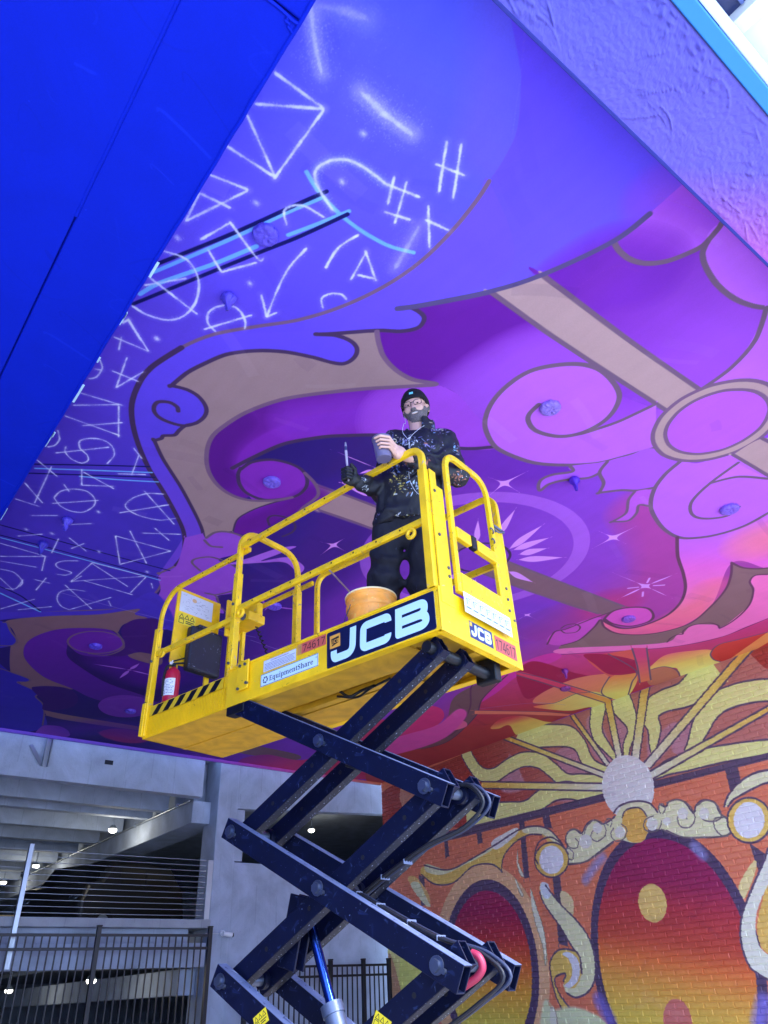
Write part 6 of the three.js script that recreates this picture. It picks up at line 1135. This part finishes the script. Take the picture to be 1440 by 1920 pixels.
// brush and cup in his hands
{
  const m = person.matrix.clone(); person.updateMatrix(); const W = (p) => p.applyMatrix4(person.matrix);
  const b = thing('paint_brush', 'pale wooden paint brush held upright in the black glove', 'brush'); const p0 = W(V(-0.404, 0.95, 0.268)), p1 = W(V(-0.416, 1.17, 0.268)), p2 = W(V(-0.417, 1.2, 0.268)), p3 = W(V(-0.4185, 1.235, 0.268));
  part(b, 'handle', rod(p0, p1, 0.0055, 0.0085, 10), std({ color: 0xb4aabc, roughness: 0.6 })); part(b, 'ferrule', rod(p1, p2, 0.0088, 0.0085, 10), steel); part(b, 'bristles', rod(p2, p3, 0.0085, 0.004, 10), std({ color: 0x8a86a0, roughness: 0.9 }));
  const c = thing('paint_cup', 'grey plastic paint cup held in the bare hand', 'cup'); const o = W(V(-0.19, 1.03, 0.335)), cup = new THREE.LatheGeometry([[0.001, 0], [0.042, 0], [0.044, 0.004], [0.054, 0.135], [0.058, 0.137], [0.058, 0.144], [0.053, 0.144], [0.052, 0.132], [0.042, 0.008], [0.001, 0.008]].map(([a, d]) => new THREE.Vector2(a, d)), 28).rotateZ(0.08).translate(o.x, o.y, o.z);
  part(c, 'cup_wall', metres(cup), std({ color: 0x6a6484, roughness: 0.45 })); part(c, 'paint', metres(new THREE.CylinderGeometry(0.05, 0.05, 0.004, 24).translate(o.x - 0.008, o.y + 0.11, o.z)), std({ color: 0x5a2c9a, roughness: 0.25 }));
}
// ---------- things on the deck ----------
lift.updateMatrix(); const L = (x, y, z) => V(x, y, z).applyMatrix4(lift.matrix);
{
  const o = L(0.565, 3.1135, 0.165), b = thing('paint_bucket', 'orange plastic bucket standing on the lift deck', 'bucket', null, [o.x, o.y, o.z]);
  const prof = [[0.001, 0], [0.125, 0], [0.13, 0.006], [0.144, 0.27], [0.153, 0.272], [0.154, 0.3], [0.149, 0.303], [0.15, 0.335], [0.157, 0.337], [0.157, 0.357], [0.148, 0.357], [0.146, 0.33], [0.127, 0.012], [0.001, 0.012]];
  part(b, 'bucket_wall', metres(new THREE.LatheGeometry(prof.map(([a, d]) => new THREE.Vector2(a, d)), 40)), std({ map: tex(tinted(512, [240, 156, 58], (x, n) => scuffs(x, n, 120, ['#ecd070', '#d86a40', '#f0d8b0', '#ecd070'], 2.4)), 0.5), roughness: 0.45 }));
  part(b, 'rim', metres(new THREE.TorusGeometry(0.1535, 0.0065, 8, 48).rotateX(Math.PI / 2).translate(0, 0.358, 0)), std({ color: 0xf0d9a8, roughness: 0.5 }), 'pale worn rim');
  b.scale.set(0.93, 1, 0.93);
  part(b, 'handle', hose([V(-0.155, 0.285, 0), V(-0.12, 0.2, -0.12), V(0, 0.17, -0.165), V(0.12, 0.2, -0.12), V(0.155, 0.285, 0)], 0.003, 40, 6), steel);
  const s0 = L(0.6, 3.4, 0.2), s1 = L(0.92, 3.81, 0.2), st = thing('stir_stick', 'paint-stained wooden stick leaning in the orange bucket', 'stick');
  part(st, 'stick', bar(s0, s1, 0.028, 0.008, V(0.3, 0, 1)), std({ map: tex(tinted(256, [150, 120, 118], (x, n) => scuffs(x, n, 90, ['#d8d0e0', '#4a3a50', '#8a6ab0'], 1)), 0.3), roughness: 0.8 }));
}
{
  const o = L(2.33, 3.279, 0.12), e = thing('fire_extinguisher', 'red fire extinguisher with white label at the end of the lift deck', 'fire extinguisher', null, [o.x, o.y, o.z]);
  const red = std({ color: 0xb01a34, roughness: 0.3 });
  part(e, 'cylinder', metres(new THREE.LatheGeometry([[0.001, 0], [0.048, 0], [0.052, 0.01], [0.052, 0.21], [0.045, 0.245], [0.025, 0.265], [0.016, 0.275], [0.001, 0.276]].map(([a, d]) => new THREE.Vector2(a, d)), 28)), red);
  const lab = new THREE.CylinderGeometry(0.0528, 0.0528, 0.12, 24, 1, true, Math.PI * 0.9, Math.PI * 1.1).translate(0, 0.12, 0); const [c, x] = canvas(256, 128); x.fillStyle = 'rgb(217, 220, 224)'; x.fillRect(0, 0, 256, 128); x.fillStyle = '#70788c'; for (let r = 0; r < 9; r++) for (let k = 10; k < 240;) { const l = rr(5, 26); if (rnd() < 0.8) x.fillRect(k, 12 + r * 12, l, 5); k += l + 5; } part(e, 'label', lab, std({ map: tex(c), roughness: 0.5, side: THREE.DoubleSide }));
  part(e, 'valve', [rod(V(0, 0.276, 0), V(0, 0.3, 0), 0.014, 0.014, 10), bar(V(-0.01, 0.3, 0), V(0.07, 0.315, 0.02), 0.012, 0.018), bar(V(-0.01, 0.318, 0), V(0.065, 0.35, 0.02), 0.01, 0.018)], blackSteel);
  part(e, 'hose', hose([V(0, 0.29, 0), V(-0.04, 0.28, -0.01), V(-0.058, 0.2, -0.01), V(-0.058, 0.06, 0)], 0.008, 24, 7), rubber);
  part(e, 'safety_tag', [bar(V(-0.02, 0.32, -0.03), V(0.03, 0.3, -0.045), 0.02, 0.002, V(0, 0, 1)), bar(V(0.0, 0.34, -0.035), V(0.01, 0.3, -0.04), 0.012, 0.002, V(0, 0, 1))], std({ color: 0xe6e8f0, roughness: 0.7 }));
}
// ---------- wrapped fittings under the ceiling ----------
const wrapTex = tex(tinted(256, [140, 112, 214], (x, n) => scuffs(x, n, 120, ['#b8a8f0', '#6a4ab8', '#d0c4ff'], 1)), 0.2);
const wrapMat = (c) => std({ map: wrapTex, color: c, roughness: 0.5 });
function crumple(g, k, amt) { const p = g.attributes.position; for (let i = 0; i < p.count; i++) { const x = p.getX(i), y = p.getY(i), z = p.getZ(i), n = amt * noise.noise(x * k + 3, y * k, z * k) + amt * 0.6 * noise.noise(x * k * 2.6, y * k * 2.6 + 7, z * k * 2.6); p.setXYZ(i, x + n, y + n * 0.7, z - n); } g.computeVertexNormals(); return metres(g); }
[[1.185, -2.384, 0.075, 0xb0b8ff, 'crumpled violet wrapped disc between the painted dark lines'], [3.707, -2.426, 0.082, 0xffffff, 'crumpled violet wrapped disc inside the large bright spiral'], [6.222, -2.394, 0.09, 0xf0d8ff, 'crumpled lilac wrapped disc in the lower right spiral'], [2.457, -4.461, 0.075, 0xd8d0ff, 'crumpled wrapped disc in the small purple spiral behind the lift'], [3.693, -6.491, 0.08, 0xc8b0ff, 'crumpled wrapped disc seen between the lift rails'], [7.463, -4.457, 0.085, 0xffb8e8, 'pink wrapped disc in the small rose curl'], [2.438, -8.609, 0.075, 0xa89aff, 'wrapped disc in the dark purple spiral beside the chalk signs'], [3.701, -10.676, 0.08, 0xb0a0f0, 'wrapped disc near the trimmed far edge of the ceiling'], [8.722, -6.515, 0.08, 0xff90a8, 'rose wrapped disc close to the brick sun rays']].forEach(([x, z, r, c, label]) => {
  const d = thing('wrapped_disc', label, 'ceiling fitting', 'wrapped round fittings on the ceiling', [x, HC, z]);
  part(d, 'cover', crumple(new THREE.LatheGeometry([[0.001, -0.035], [r * 0.15, -0.035], [r * 0.3, -0.034], [r * 0.45, -0.037], [r * 0.6, -0.036], [r * 0.75, -0.034], [r * 0.9, -0.03], [r, -0.02], [r * 0.97, 0]].map(([a, b]) => new THREE.Vector2(a, b)), 56), 48, 0.01), wrapMat(c));
});
[[1.227, -2.91, 0xb4bcff, 'crumpled bag over a sprinkler above the chalk ring'], [1.242, -5.994, 0xa0a8ff, 'crumpled bag over a sprinkler among the chalk signs'], [1.19, -6.53, 0x7078e0, 'round crumpled bag over a sprinkler on the dark painted line'], [4.601, -2.933, 0xa868f0, 'dark violet bag over a sprinkler beside the petal outlines'], [8.117, -6.014, 0xff78b8, 'pink bag over a sprinkler near the sun rays']].forEach(([x, z, c, label]) => {
  const d = thing('wrapped_sprinkler', label, 'ceiling fitting', 'bagged sprinkler heads on the ceiling', [x, HC, z]);
  part(d, 'bag', crumple(new THREE.LatheGeometry([[0.001, -0.135], [0.012, -0.13], [0.02, -0.1], [0.018, -0.07], [0.042, -0.045], [0.05, -0.022], [0.035, 0]].map(([a, b]) => new THREE.Vector2(a, b)), 40), 55, 0.014), wrapMat(c));
});

renderer.render(scene, camera);
